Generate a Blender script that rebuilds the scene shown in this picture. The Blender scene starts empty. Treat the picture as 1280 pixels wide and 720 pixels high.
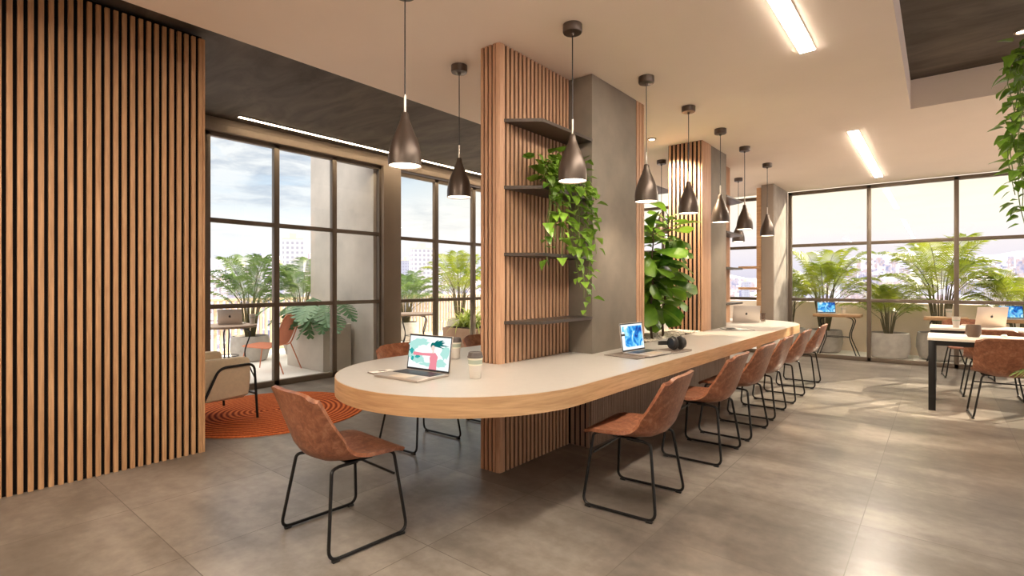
import bpy, bmesh, math, random
from mathutils import Vector, Matrix
C = bpy.context.scene.collection
PI = math.pi
rnd = random.Random(7)

# ---------------------------------------------------------------- materials
def new_mat(name):
    m = bpy.data.materials.new(name); m.use_nodes = True
    nt = m.node_tree; nt.nodes.clear()
    out = nt.nodes.new('ShaderNodeOutputMaterial')
    return m, nt, out

def N(nt, typ, **kw):
    n = nt.nodes.new(typ)
    for k, v in kw.items(): setattr(n, k, v)
    return n

def pbr(nt, out, base=(.5, .5, .5), rough=.5, metal=0., spec=.5):
    p = nt.nodes.new('ShaderNodeBsdfPrincipled')
    p.inputs['Base Color'].default_value = (*base, 1)
    p.inputs['Roughness'].default_value = rough
    p.inputs['Metallic'].default_value = metal
    p.inputs['Specular IOR Level'].default_value = spec
    nt.links.new(p.outputs[0], out.inputs[0])
    return p

def ramp(nt, fac, stops):
    r = nt.nodes.new('ShaderNodeValToRGB')
    e = r.color_ramp.elements
    while len(e) < len(stops): e.new(.5)
    for el, (pos, col) in zip(e, stops):
        el.position = pos; el.color = (*col, 1)
    nt.links.new(fac, r.inputs[0])
    return r.outputs[0]

def coords(nt, scale=(1, 1, 1), kind='Object', loc=(0, 0, 0)):
    t = nt.nodes.new('ShaderNodeTexCoord'); mp = nt.nodes.new('ShaderNodeMapping')
    mp.inputs['Scale'].default_value = scale; mp.inputs['Location'].default_value = loc
    nt.links.new(t.outputs[kind], mp.inputs[0])
    return mp.outputs[0]

def noise(nt, vec, scale=5, detail=4, rough=.55, dist=0.):
    n = nt.nodes.new('ShaderNodeTexNoise')
    n.inputs['Scale'].default_value = scale; n.inputs['Detail'].default_value = detail
    n.inputs['Roughness'].default_value = rough; n.inputs['Distortion'].default_value = dist
    nt.links.new(vec, n.inputs['Vector'])
    return n.outputs[0]

def bump(nt, p, h, strength=.2, dist=.01):
    b = nt.nodes.new('ShaderNodeBump')
    b.inputs['Strength'].default_value = strength; b.inputs['Distance'].default_value = dist
    nt.links.new(h, b.inputs['Height']); nt.links.new(b.outputs[0], p.inputs['Normal'])

def plain(name, base, rough=.5, metal=0., spec=.5, var=.0, vscale=6):
    m, nt, out = new_mat(name)
    p = pbr(nt, out, base, rough, metal, spec)
    if var:
        n = noise(nt, coords(nt), vscale, 5)
        lo = tuple(c * (1 - var) for c in base); hi = tuple(min(1, c * (1 + var)) for c in base)
        nt.links.new(ramp(nt, n, [(.3, lo), (.7, hi)]), p.inputs['Base Color'])
    return m

def wood(name, dark, light, grain_axis='z', rough=.5, size=1.):
    m, nt, out = new_mat(name)
    p = pbr(nt, out, light, rough, 0, .35)
    k = {'z': (14, 14, .9), 'y': (14, .9, 14), 'x': (.9, 14, 14), 'h': (1.3, 1.3, 22)}[grain_axis]
    v = coords(nt, tuple(a * size for a in k))
    n = noise(nt, v, 2.2, 7, .62, .9)
    v2 = coords(nt, tuple(a * size * 3.2 for a in k))
    n2 = noise(nt, v2, 3, 4, .6)
    mx = N(nt, 'ShaderNodeMath', operation='MULTIPLY_ADD'); mx.inputs[1].default_value = .35
    nt.links.new(n2, mx.inputs[0])
    sc = N(nt, 'ShaderNodeMath', operation='MULTIPLY'); sc.inputs[1].default_value = .68
    nt.links.new(n, sc.inputs[0]); nt.links.new(sc.outputs[0], mx.inputs[2])
    mid = tuple((a + b) / 2 for a, b in zip(dark, light))
    nt.links.new(ramp(nt, mx.outputs[0], [(.34, dark), (.5, mid), (.66, light)]), p.inputs['Base Color'])
    bump(nt, p, n2, .08, .002)
    return m

def emit(name, col, strength):
    m, nt, out = new_mat(name)
    e = nt.nodes.new('ShaderNodeEmission'); e.inputs[0].default_value = (*col, 1); e.inputs[1].default_value = strength
    nt.links.new(e.outputs[0], out.inputs[0]); return m

def leafmat(name, c1, c2, trans=.35, rough=.4, scale=9):
    m, nt, out = new_mat(name)
    p = pbr(nt, out, c1, rough, 0, .4)
    n = noise(nt, coords(nt), scale, 3)
    col = ramp(nt, n, [(.32, c1), (.68, c2)])
    nt.links.new(col, p.inputs['Base Color'])
    t = nt.nodes.new('ShaderNodeBsdfTranslucent'); nt.links.new(col, t.inputs[0])
    mx = nt.nodes.new('ShaderNodeMixShader'); mx.inputs[0].default_value = trans
    nt.links.new(p.outputs[0], mx.inputs[1]); nt.links.new(t.outputs[0], mx.inputs[2])
    nt.links.new(mx.outputs[0], out.inputs[0])
    return m

def glassmat(name, tint=(1, 1, 1), refl=1.0):
    m, nt, out = new_mat(name)
    t = nt.nodes.new('ShaderNodeBsdfTransparent'); t.inputs[0].default_value = (*tint, 1)
    g = nt.nodes.new('ShaderNodeBsdfGlossy'); g.inputs['Roughness'].default_value = .01
    f = nt.nodes.new('ShaderNodeFresnel'); f.inputs[0].default_value = 1.45
    k = N(nt, 'ShaderNodeMath', operation='MULTIPLY'); k.inputs[1].default_value = refl
    gm = nt.nodes.new('ShaderNodeNewGeometry'); fr = N(nt, 'ShaderNodeMath', operation='SUBTRACT'); fr.inputs[0].default_value = refl; nt.links.new(gm.outputs['Backfacing'], fr.inputs[1]); fr.use_clamp = True
    nt.links.new(f.outputs[0], k.inputs[0]); nt.links.new(fr.outputs[0], k.inputs[1])
    mx = nt.nodes.new('ShaderNodeMixShader')
    nt.links.new(k.outputs[0], mx.inputs[0]); nt.links.new(t.outputs[0], mx.inputs[1]); nt.links.new(g.outputs[0], mx.inputs[2])
    nt.links.new(mx.outputs[0], out.inputs[0])
    return m

M = {}
M['slat_wall'] = wood('oiled oak slat', (.44, .225, .105), (.70, .42, .22))
M['slat_col'] = wood('pale oak slat', (.40, .215, .125), (.60, .365, .225))
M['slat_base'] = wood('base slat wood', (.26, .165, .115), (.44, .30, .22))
M['oak_edge'] = wood('oak edge band', (.44, .25, .12), (.70, .45, .24), 'h', .4, .55)
M['oak_plank'] = wood('oak plank', (.38, .2, .1), (.62, .38, .2), 'x', .45)
M['backing'] = plain('dark felt backing', (.012, .009, .008), .95, 0, .1)
M['laminate'] = plain('cream laminate', (.44, .408, .372), .33, 0, .5, .03, 30)
M['white_lam'] = plain('white laminate', (.78, .70, .62), .35)
M['concrete'] = plain('taupe plaster', (.225, .19, .15), .75, 0, .25, .13, 3.5)
M['ceiling'] = plain('warm beige ceiling paint', (.90, .775, .66), .9, 0, .15, .015, 2)
M['wallpaint'] = plain('beige wall paint', (.58, .48, .39), .85, 0, .2, .03, 2)
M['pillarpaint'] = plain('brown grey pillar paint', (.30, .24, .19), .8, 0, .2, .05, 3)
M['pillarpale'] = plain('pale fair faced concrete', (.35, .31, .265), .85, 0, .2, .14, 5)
M['outdoor_wall'] = plain('outdoor grey concrete', (.58, .52, .45), .85, 0, .2, .12, 2.2)
M['parapet'] = plain('cream parapet render', (.86, .71, .57), .9, 0, .2, .06, 2)
M['paving'] = plain('pale terrace paving', (.84, .79, .72), .8, 0, .3, .08, 2)
M['bronze_frame'] = plain('bronze window frame', (.17, .132, .098), .45, .3, .4, .08, 3)
M['frame_light'] = plain('window head casing', (.25, .19, .14), .55, .1, .4, .06, 3)
M['black_metal'] = plain('black powder coated steel', (.012, .011, .011), .38, .4, .5)
M['dark_shelf'] = plain('dark bronze sheet', (.085, .068, .056), .4, .5, .5, .1, 8)
M['pendant'] = plain('satin bronze brown lacquer', (.105, .078, .062), .36, .55, .5, .06, 5)
M['silver'] = plain('brushed nickel', (.66, .60, .53), .3, .9, .5)
M['alu'] = plain('silver aluminium', (.60, .54, .49), .38, .75, .5)
M['alu_light'] = plain('pale gold aluminium', (.74, .62, .50), .42, .6, .5)
M['keys'] = plain('black keyboard', (.02, .02, .025), .45)
M['black_plastic'] = plain('black plastic', (.015, .014, .014), .42)
M['black_soft'] = plain('black cushion leather', (.02, .018, .017), .6)
M['cup'] = plain('cup paper', (.68, .63, .56), .6)
M['cup_sage'] = plain('sage sleeve', (.42, .48, .38), .65)
M['cup_band'] = plain('cup rim band', (.82, .80, .66), .55)
M['lid'] = plain('grey brown lid', (.10, .085, .08), .45)
M['mug'] = plain('brown glazed mug', (.13, .085, .06), .4, 0, .5, .1, 8)
M['white_cer'] = plain('white ceramic', (.80, .76, .70), .3)
M['cream_fabric'] = plain('cream upholstery', (.74, .60, .42), .95, 0, .15, .05, 40)
M['pot'] = plain('grey cement pot', (.44, .40, .36), .85, 0, .2, .16, 7)
M['pot_brown'] = plain('weathered brown planter', (.30, .19, .13), .85, 0, .2, .12, 6)
M['soil'] = plain('dark soil', (.05, .035, .025), 1, 0, .1, .3, 30)
M['pebble'] = plain('white pebbles', (.70, .62, .52), .7, 0, .3, .18, 40)
M['bark'] = plain('brown bark', (.09, .06, .04), .9, 0, .2, .3, 20)
M['stem'] = plain('green stem', (.16, .22, .06), .6, 0, .3, .2, 12)
M['cane'] = plain('palm cane', (.10, .085, .04), .7, 0, .3, .3, 12)
M['orange_wire'] = plain('terracotta orange cord', (.60, .22, .12), .6, 0, .3, .06, 10)
M['fence'] = plain('sand fence slat', (.64, .50, .36), .75, 0, .2, .05, 10)
M['table_top_out'] = plain('terrace table top', (.36, .25, .18), .55, 0, .4, .1, 8)
M['paper'] = plain('magazine paper', (.78, .72, .66), .6)
M['sleeve'] = plain('grey felt sleeve', (.20, .165, .14), .9, 0, .1, .1, 60)
M['tablet'] = plain('tablet brown cover', (.20, .15, .12), .55)
M['led'] = emit('linear lamp diffuser', (1.0, .885, .74), 44.0)
M['led_strip'] = emit('cove strip', (1.0, .80, .55), 14.0)
M['bulb'] = emit('pendant diffuser', (1.0, .82, .60), 4.0)
M['spot'] = emit('spot lens', (1.0, .82, .58), 14.0)
M['glass'] = glassmat('window glass', (.97, .975, .97), 1.0)
M['tumbler'] = glassmat('tumbler glass', (.86, .80, .76), 1.6)
M['leaf_pothos'] = leafmat('pothos leaf', (.085, .20, .018), (.26, .42, .05), .3, .35, 7)
M['leaf_fig'] = leafmat('fig leaf', (.045, .125, .012), (.17, .31, .028), .3, .35, 4)
M['leaf_palm'] = leafmat('palm leaf', (.11, .17, .012), (.34, .38, .03), .4, .45, 3)
M['leaf_palm_green'] = leafmat('green palm leaf', (.065, .135, .035), (.22, .31, .09), .45, .45, 3)
M['leaf_palm_dark'] = leafmat('dark palm leaf', (.06, .12, .02), (.22, .30, .05), .35, .45, 3)  # darker green leaf tone for the indoor palm
M['leaf_monstera'] = leafmat('monstera leaf', (.09, .20, .09), (.22, .36, .18), .3, .4, 4)
M['leaf_spider'] = leafmat('spider plant leaf', (.22, .30, .04), (.48, .52, .12), .35, .45, 3)

# leather
m, nt, out = new_mat('mottled cognac leather'); p = pbr(nt, out, (.3, .12, .06), .42, 0, .5)
n = noise(nt, coords(nt), 26, 9, .72, .6)
n2 = noise(nt, coords(nt), 5, 3)
col = ramp(nt, n, [(.34, (.17, .060, .030)), (.52, (.30, .115, .058)), (.72, (.46, .235, .145))])
mx = N(nt, 'ShaderNodeMix', data_type='RGBA', blend_type='MULTIPLY'); mx.inputs[0].default_value = .6
nt.links.new(col, mx.inputs[6]); nt.links.new(ramp(nt, n2, [(.3, (.7, .66, .62)), (.7, (1.1, 1.05, 1))]), mx.inputs[7])
nt.links.new(mx.outputs[2], p.inputs['Base Color']); bump(nt, p, n, .12, .002)
M['leather'] = m

# floor tiles: 0.82 m concrete-look slabs with thin joints
m, nt, out = new_mat('concrete look floor tile'); p = pbr(nt, out, (.22, .185, .15), .36, 0, .5)
T = .82
v = coords(nt, (1 / T, 1 / T, 1), 'Object', (.33 / T, -3.37 / T, 0))
sp = N(nt, 'ShaderNodeSeparateXYZ'); nt.links.new(v, sp.inputs[0])
def joint(o):
    fr = N(nt, 'ShaderNodeMath', operation='FRACT'); nt.links.new(o, fr.inputs[0])
    a = N(nt, 'ShaderNodeMath', operation='SUBTRACT'); a.inputs[1].default_value = .5; nt.links.new(fr.outputs[0], a.inputs[0])
    b = N(nt, 'ShaderNodeMath', operation='ABSOLUTE'); nt.links.new(a.outputs[0], b.inputs[0])
    g = N(nt, 'ShaderNodeMath', operation='GREATER_THAN'); g.inputs[1].default_value = .4972; nt.links.new(b.outputs[0], g.inputs[0])
    fl = N(nt, 'ShaderNodeMath', operation='FLOOR'); nt.links.new(o, fl.inputs[0])
    return g.outputs[0], fl.outputs[0]
gx, fx = joint(sp.outputs[0]); gy, fy = joint(sp.outputs[1])
mxj = N(nt, 'ShaderNodeMath', operation='MAXIMUM'); nt.links.new(gx, mxj.inputs[0]); nt.links.new(gy, mxj.inputs[1])
cb = N(nt, 'ShaderNodeCombineXYZ'); nt.links.new(fx, cb.inputs[0]); nt.links.new(fy, cb.inputs[1])
wn = N(nt, 'ShaderNodeTexWhiteNoise', noise_dimensions='3D'); nt.links.new(cb.outputs[0], wn.inputs[0])
big = noise(nt, coords(nt, (.7, 1.2, 1), 'Object', (0, 0, .37)), 1.5, 5, .55, .2)
streak = noise(nt, coords(nt, (.6, 3, 1), 'Object', (3, 0, .61)), 1.6, 4, .5, 0)
fine = noise(nt, coords(nt, (1, 1, 1), 'Object', (0, 2, .43)), 14, 5, .6)
def madd(a, k, b=None):
    q = N(nt, 'ShaderNodeMath', operation='MULTIPLY_ADD'); q.inputs[1].default_value = k; nt.links.new(a, q.inputs[0])
    if b is None: q.inputs[2].default_value = 0
    else: nt.links.new(b, q.inputs[2])
    return q.outputs[0]
s = madd(wn.outputs[0], .08, madd(fine, .20, madd(streak, .25, madd(big, .50))))
col = ramp(nt, s, [(.34, (.085, .070, .058)), (.5, (.185, .157, .131)), (.67, (.36, .315, .27))])
mj = N(nt, 'ShaderNodeMix', data_type='RGBA'); nt.links.new(mxj.outputs[0], mj.inputs[0]); nt.links.new(col, mj.inputs[6])
mj.inputs[7].default_value = (.11, .09, .07, 1)
nt.links.new(mj.outputs[2], p.inputs['Base Color'])
p.inputs['Roughness'].default_value = .29
M['floor'] = m

# dark upper ceiling: rough trowelled brown
m, nt, out = new_mat('dark trowelled ceiling'); p = pbr(nt, out, (.11, .085, .065), .7, 0, .3)
n = noise(nt, coords(nt, (1, 3, 1)), 1.3, 7, .6, .8)
nt.links.new(ramp(nt, n, [(.3, (.060, .045, .034)), (.7, (.15, .118, .09))]), p.inputs['Base Color'])
M['ceiling_dark'] = m

# rug: concentric orange braids
m, nt, out = new_mat('braided orange rug'); p = pbr(nt, out, (.5, .1, .03), 1, 0, .1)
v = coords(nt)
ln = N(nt, 'ShaderNodeVectorMath', operation='LENGTH'); nt.links.new(v, ln.inputs[0])
ml = N(nt, 'ShaderNodeMath', operation='MULTIPLY'); ml.inputs[1].default_value = 125; nt.links.new(ln.outputs[1], ml.inputs[0])
sn = N(nt, 'ShaderNodeMath', operation='SINE'); nt.links.new(ml.outputs[0], sn.inputs[0])
nz = noise(nt, v, 60, 3)
ad = N(nt, 'ShaderNodeMath', operation='MULTIPLY_ADD'); ad.inputs[1].default_value = .4
nt.links.new(sn.outputs[0], ad.inputs[0]); nt.links.new(nz, ad.inputs[2])
nt.links.new(ramp(nt, ad.outputs[0], [(.15, (.20, .035, .012)), (.6, (.52, .115, .03)), (.9, (.66, .19, .06))]), p.inputs['Base Color'])
bump(nt, p, sn.outputs[0], .5, .006)
M['rug'] = m

# building facades with window grid, haze painted in as pale tones
def facade(name, wall, win, sx=.35, sz=.33):
    m, nt, out = new_mat(name); p = pbr(nt, out, wall, .8, 0, .2)
    v = coords(nt, (sx, sx, sz))
    sp = N(nt, 'ShaderNodeSeparateXYZ'); nt.links.new(v, sp.inputs[0])
    sm = N(nt, 'ShaderNodeMath', operation='ADD'); nt.links.new(sp.outputs[0], sm.inputs[0]); nt.links.new(sp.outputs[1], sm.inputs[1])
    def cell(o, w):
        fr = N(nt, 'ShaderNodeMath', operation='FRACT'); nt.links.new(o, fr.inputs[0])
        g = N(nt, 'ShaderNodeMath', operation='LESS_THAN'); g.inputs[1].default_value = w; nt.links.new(fr.outputs[0], g.inputs[0]); return g.outputs[0]
    a = N(nt, 'ShaderNodeMath', operation='MULTIPLY'); nt.links.new(cell(sm.outputs[0], .5), a.inputs[0]); nt.links.new(cell(sp.outputs[2], .5), a.inputs[1])
    mx = N(nt, 'ShaderNodeMix', data_type='RGBA'); nt.links.new(a.outputs[0], mx.inputs[0])
    mx.inputs[6].default_value = (*wall, 1); mx.inputs[7].default_value = (*win, 1)
    nt.links.new(mx.outputs[2], p.inputs['Base Color'])
    return m
M['fac_white'] = facade('white tower facade', (.76, .73, .71), (.46, .46, .52))
M['fac_blue'] = facade('blue grey tower facade', (.50, .52, .60), (.36, .38, .47))
M['fac_warm'] = facade('sand tower facade', (.72, .64, .57), (.46, .42, .43))

m, nt, out = new_mat('haze tinted hills'); p = pbr(nt, out, (.5, .5, .55), 1, 0, 0)
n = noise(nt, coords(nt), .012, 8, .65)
nt.links.new(ramp(nt, n, [(.35, (.36, .37, .47)), (.5, (.46, .45, .54)), (.65, (.58, .54, .58))]), p.inputs['Base Color'])  # distance haze painted into the hills as a pale lavender tint
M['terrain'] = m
m, nt, out = new_mat('haze tinted roofs and walls'); p = pbr(nt, out, (.6, .6, .6), 1, 0, 0)
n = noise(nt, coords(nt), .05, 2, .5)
nt.links.new(ramp(nt, n, [(.32, (.30, .32, .46)), (.48, (.56, .53, .59)), (.58, (.54, .43, .42)), (.7, (.72, .68, .70))]), p.inputs['Base Color'])  # haze mixed into the roof and wall colours
M['sprawl'] = m

# ---------------------------------------------------------------- geometry helpers
class MB:
    def __init__(s): s.v = []; s.f = []
    def add(s, vs, fs):
        o = len(s.v); s.v += [tuple(v) for v in vs]; s.f += [tuple(i + o for i in f) for f in fs]; return s
    def box(s, x0, x1, y0, y1, z0, z1, mat=None):
        vs = [(x, y, z) for z in (z0, z1) for y in (y0, y1) for x in (x0, x1)]
        if mat is not None: vs = [mat @ Vector(v) for v in vs]
        return s.add(vs, [(0, 2, 3, 1), (4, 5, 7, 6), (0, 1, 5, 4), (2, 6, 7, 3), (0, 4, 6, 2), (1, 3, 7, 5)])
    def bbox(s, x0, x1, y0, y1, z0, z1, b=.005, mat=None):
        "box with bevelled edges"
        bm = bmesh.new(); bmesh.ops.create_cube(bm, size=1)
        for v in bm.verts:
            v.co = Vector((x0 + (v.co.x + .5) * (x1 - x0), y0 + (v.co.y + .5) * (y1 - y0), z0 + (v.co.z + .5) * (z1 - z0)))
        bmesh.ops.bevel(bm, geom=bm.edges[:], offset=b, segments=2, affect='EDGES', profile=.5)
        return s.bm(bm, mat)
    def bm(s, bm, mat=None):
        bm.verts.index_update()
        s.add([(mat @ v.co if mat is not None else v.co) for v in bm.verts], [[v.index for v in f.verts] for f in bm.faces]); bm.free(); return s
    def tube(s, pts, r, seg=8, closed=False, caps=True):
        pts = [Vector(p) for p in pts]; n = len(pts)
        rs = r if isinstance(r, (list, tuple)) else [r] * n
        base = len(s.v); prev = None
        for i, p in enumerate(pts):
            if closed: t = pts[(i + 1) % n] - pts[i - 1]
            else: t = pts[min(i + 1, n - 1)] - pts[max(i - 1, 0)]
            t = t.normalized() if t.length > 1e-9 else Vector((0, 0, 1))
            if prev is None:
                a = Vector((0, 0, 1)) if abs(t.z) < .9 else Vector((1, 0, 0)); u = t.cross(a).normalized()
            else:
                u = prev - t * prev.dot(t); u = u.normalized() if u.length > 1e-6 else t.orthogonal().normalized()
            prev = u; w = t.cross(u)
            for k in range(seg):
                a = 2 * PI * k / seg; s.v.append(tuple(p + (u * math.cos(a) + w * math.sin(a)) * rs[i]))
        m = n if closed else n - 1
        for i in range(m):
            for k in range(seg):
                a = base + i * seg + k; b = base + i * seg + (k + 1) % seg
                c = base + ((i + 1) % n) * seg + (k + 1) % seg; d = base + ((i + 1) % n) * seg + k
                s.f.append((a, b, c, d))
        if caps and not closed:
            s.f.append(tuple(base + k for k in reversed(range(seg)))); s.f.append(tuple(base + (n - 1) * seg + k for k in range(seg)))
        return s
    def lathe(s, prof, seg=24, c=(0, 0, 0), mat=None):
        base = len(s.v); n = len(prof)
        for r, z in prof:
            for k in range(seg):
                a = 2 * PI * k / seg; v = Vector((c[0] + r * math.cos(a), c[1] + r * math.sin(a), c[2] + z))
                s.v.append(tuple(mat @ v if mat is not None else v))
        for i in range(n - 1):
            for k in range(seg):
                s.f.append((base + i * seg + k, base + i * seg + (k + 1) % seg, base + (i + 1) * seg + (k + 1) % seg, base + (i + 1) * seg + k))
        if prof[0][0] > 1e-6: s.f.append(tuple(base + k for k in reversed(range(seg))))
        if prof[-1][0] > 1e-6: s.f.append(tuple(base + (n - 1) * seg + k for k in range(seg)))
        return s
    def prism(s, poly, z0, z1, mat=None):
        n = len(poly); vs = [(x, y, z0) for x, y in poly] + [(x, y, z1) for x, y in poly]
        if mat is not None: vs = [mat @ Vector(v) for v in vs]
        return s.add(vs, [tuple(reversed(range(n))), tuple(range(n, 2 * n))] + [(i, (i + 1) % n, n + (i + 1) % n, n + i) for i in range(n)])
    def mesh(s, name, m, angle=35):
        me = bpy.data.meshes.new(name); me.from_pydata(s.v, [], s.f); me.validate(); me.update()
        bm = bmesh.new(); bm.from_mesh(me); bmesh.ops.recalc_face_normals(bm, faces=bm.faces[:]); bm.to_mesh(me); bm.free()
        me.materials.append(m)
        if angle:
            me.polygons.foreach_set('use_smooth', [True] * len(me.polygons)); me.set_sharp_from_angle(angle=math.radians(angle))
        return me
    def build(s, name, m, parent=None, angle=35):
        o = bpy.data.objects.new(name, s.mesh(name, m, angle)); C.objects.link(o)
        if parent is not None: o.parent = parent
        return o

def bend(pts, r=.03, n=5, closed=False):
    "round the corners of a polyline"
    pts = [Vector(p) for p in pts]; out = []; L = len(pts)
    for i, p in enumerate(pts):
        if not closed and i in (0, L - 1): out.append(p); continue
        a = pts[i - 1] - p; b = pts[(i + 1) % L] - p
        k = min(r, a.length * .45, b.length * .45)
        p0 = p + a.normalized() * k; p1 = p + b.normalized() * k
        for j in range(n + 1):
            t = j / n; out.append(p0 * (1 - t) ** 2 + p * 2 * t * (1 - t) + p1 * t * t)
    return out

def tag(o, label, cat, group=None, kind=None):
    o['label'] = label; o['category'] = cat
    if group: o['group'] = group
    if kind: o['kind'] = kind
    return o
def thing(name, label, cat, loc=(0, 0, 0), rz=0, group=None, kind=None):
    o = bpy.data.objects.new(name, None); C.objects.link(o); o.empty_display_size = .1
    o.location = loc; o.rotation_euler = (0, 0, rz)
    return tag(o, label, cat, group, kind)
def kids(o): return [c for c in C.objects if c.parent == o]
def dup(root, loc, rz, label, group=None, scale=None):
    r = root.copy(); C.objects.link(r); r.location = loc; r.rotation_euler = (0, 0, rz); r['label'] = label
    if group: r['group'] = group
    if scale: r.scale = scale if isinstance(scale, tuple) else (scale,) * 3
    for ch in kids(root):
        c = ch.copy(); C.objects.link(c); c.parent = r
        for g in kids(ch):
            d = g.copy(); C.objects.link(d); d.parent = c
    return r
def Rz(a): return Matrix.Rotation(a, 4, 'Z')
def Tr(x, y, z): return Matrix.Translation((x, y, z))
# ================================================================ camera
cam = bpy.data.objects.new('camera', bpy.data.cameras.new('camera')); C.objects.link(cam)
cam.location = (0, 0, 1.31); cam.rotation_euler = (PI / 2, 0, math.atan(534 / 648))
cam.data.sensor_width = 36; cam.data.lens = 36 * 648 / 1280; cam.data.shift_y = -6 / 1280; cam.data.clip_end = 8000
bpy.context.scene.camera = cam

def structure(mb, name, m, label, cat, angle=35):
    return tag(mb.build(name, m, None, angle), label, cat, None, 'structure')

CEIL, DARK = 2.97, 3.245
XL, XR, Y0, Y1 = -6.56, 5.0, -3.6, 10.5
# ================================================================ floor, ceilings, walls
structure(MB().box(XL - .1, XR, Y0, Y1 + .06, -.12, 0), 'floor', M['floor'], 'grey brown concrete look tiled floor of the whole lounge', 'floor', 0)
mb = MB()
mb.box(-3.7, -.21, Y0, Y1, CEIL, DARK); mb.box(-.21, XR, 6.23, Y1, CEIL, DARK); mb.box(3.4, XR, Y0, 6.23, CEIL, DARK); mb.box(-.21, 3.4, Y0, -.8, CEIL, DARK)
structure(mb, 'ceiling', M['ceiling'], 'warm beige lowered ceiling with a rectangular coffer cut out', 'ceiling', 0)
structure(MB().box(XL - .25, XR + .1, Y0, Y1 + .25, DARK, DARK + .15), 'ceiling_upper', M['ceiling_dark'], 'dark brown raised ceiling above the left window strip and in the coffer', 'ceiling', 0)
structure(MB().box(XR, XR + .1, Y0, Y1 + .2, 2.95, DARK), 'wall_right', M['wallpaint'], 'beige lintel wall over the added side windows opposite the slatted wall', 'wall', 0)
structure(MB().box(XL - .1, XR + .1, Y0 - .1, Y0, 0, DARK), 'wall_rear', M['wallpaint'], 'beige wall behind the viewer', 'wall', 0)
structure(MB().box(XL - .1, XL + .06, Y0, .72, 0, DARK), 'wall_lounge', M['wallpaint'], 'beige wall hidden behind the slatted wood wall', 'wall', 0)

# slatted wood wall at the left
w = structure(MB().box(-4.62, -4.425, Y0, 1.575, 0, 3.22), 'wall_left', M['backing'], 'wall of upright oak slats on dark backing at the left edge', 'wall', 0)
mb = MB(); y = 1.575; k = 0
while y > Y0 + .05:
    mb.bbox(-4.43, -4.40, y - .0275, y, .0, 3.20, .003); y -= .0485
mb.bbox(-4.62, -4.40, 1.576, 1.592, 0, 3.20, .003)
sl = mb.build('slats', M['slat_wall'], w)

# ================================================================ windows
FW = M['bronze_frame']
def window_wall(name, axis, c0, c1, pos, mull, rails, ztop, label, depth=.07, bar=.06, zbot=.0, head=None):
    """axis 'y': runs along Y at X=pos; axis 'x': runs along X at Y=pos"""
    f = MB(); g = MB()
    def bx(mbx, a0, a1, d0, d1, z0, z1, bev=.004):
        if axis == 'y': mbx.bbox(pos + d0, pos + d1, a0, a1, z0, z1, bev)
        else: mbx.bbox(a0, a1, pos + d0, pos + d1, z0, z1, bev)
    h = depth / 2
    bx(f, c0, c1, -h, h, zbot, zbot + .07); bx(f, c0, c1, -h, h, ztop - .06, ztop)
    for a in [c0 + .02] + list(mull) + [c1 - .02]: bx(f, a - bar / 2, a + bar / 2, -h, h, zbot, ztop)
    for z in rails: bx(f, c0, c1, -h * .8, h * .8, z - .027, z + .027)
    o = tag(f.build(name, FW), label, 'window', None, 'structure')
    if axis == 'y': g.box(pos - .006, pos + .006, c0 + .03, c1 - .03, zbot + .05, ztop - .04)
    else: g.box(c0 + .03, c1 - .03, pos - .006, pos + .006, zbot + .05, ztop - .04)
    g.build('glass_panes', M['glass'], o, 0)
    return o
LW = -6.56
window_wall('window_1', 'y', .72, 4.82, LW, [1.57, 2.385, 3.20, 4.02], [1.035, 2.05], 3.09, 'bronze framed sliding window onto the terrace, beside the slatted wood wall', bar=.07)
window_wall('window_2', 'y', 5.12, 10.44, LW, [5.93, 6.84, 7.7, 8.6, 9.5], [1.03, 2.02], 3.06, 'bronze framed window beyond the beige post, behind the slatted partition', bar=.08)
window_wall('window_3', 'x', -2.11, 4.98, Y1, [-.905, .205, 1.31, 2.42, 3.53], [1.02, 1.985], 2.955, 'wide bronze framed window wall at the far end of the room')
window_wall('window_4', 'x', -6.5, -2.30, Y1, [-5.5, -4.5, -3.5], [1.02, 1.985], 2.93, 'bronze framed window seen between the far partition and the brown pillar')
window_wall('added_window', 'y', Y0, Y1, XR + .05, [-2.4, -1.2, 0, 1.2, 2.4, 3.6, 4.8, 6.0, 7.2, 8.4, 9.4], [1.02, 1.985], 2.955, 'bronze framed side window wall added out of view to let in sky light')  # unseen window wall, added so sky light fills the room
# casings above the left windows, post between them
structure(MB().bbox(LW - .06, LW + .10, .72, Y1, 3.08, 3.16, .006).bbox(LW - .06, LW + .07, .72, Y1, 3.15, DARK, .006), 'trim_1', M['frame_light'], 'stepped bronze brown casing above the left windows', 'trim')
structure(MB().bbox(LW - .12, LW + .10, 4.80, 5.13, 0, 3.09, .008), 'trim_2', M['frame_light'], 'brown beige post between the two left windows', 'post')
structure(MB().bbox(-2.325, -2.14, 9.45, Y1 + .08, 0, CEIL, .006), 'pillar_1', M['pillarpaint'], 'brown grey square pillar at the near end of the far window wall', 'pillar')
structure(MB().bbox(-2.142, -2.128, 9.46, Y1 - .03, 0, CEIL, .003), 'trim_3', M['pillarpale'], 'pale cladding on the sunlit side of the far pillar', 'cladding')

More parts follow.
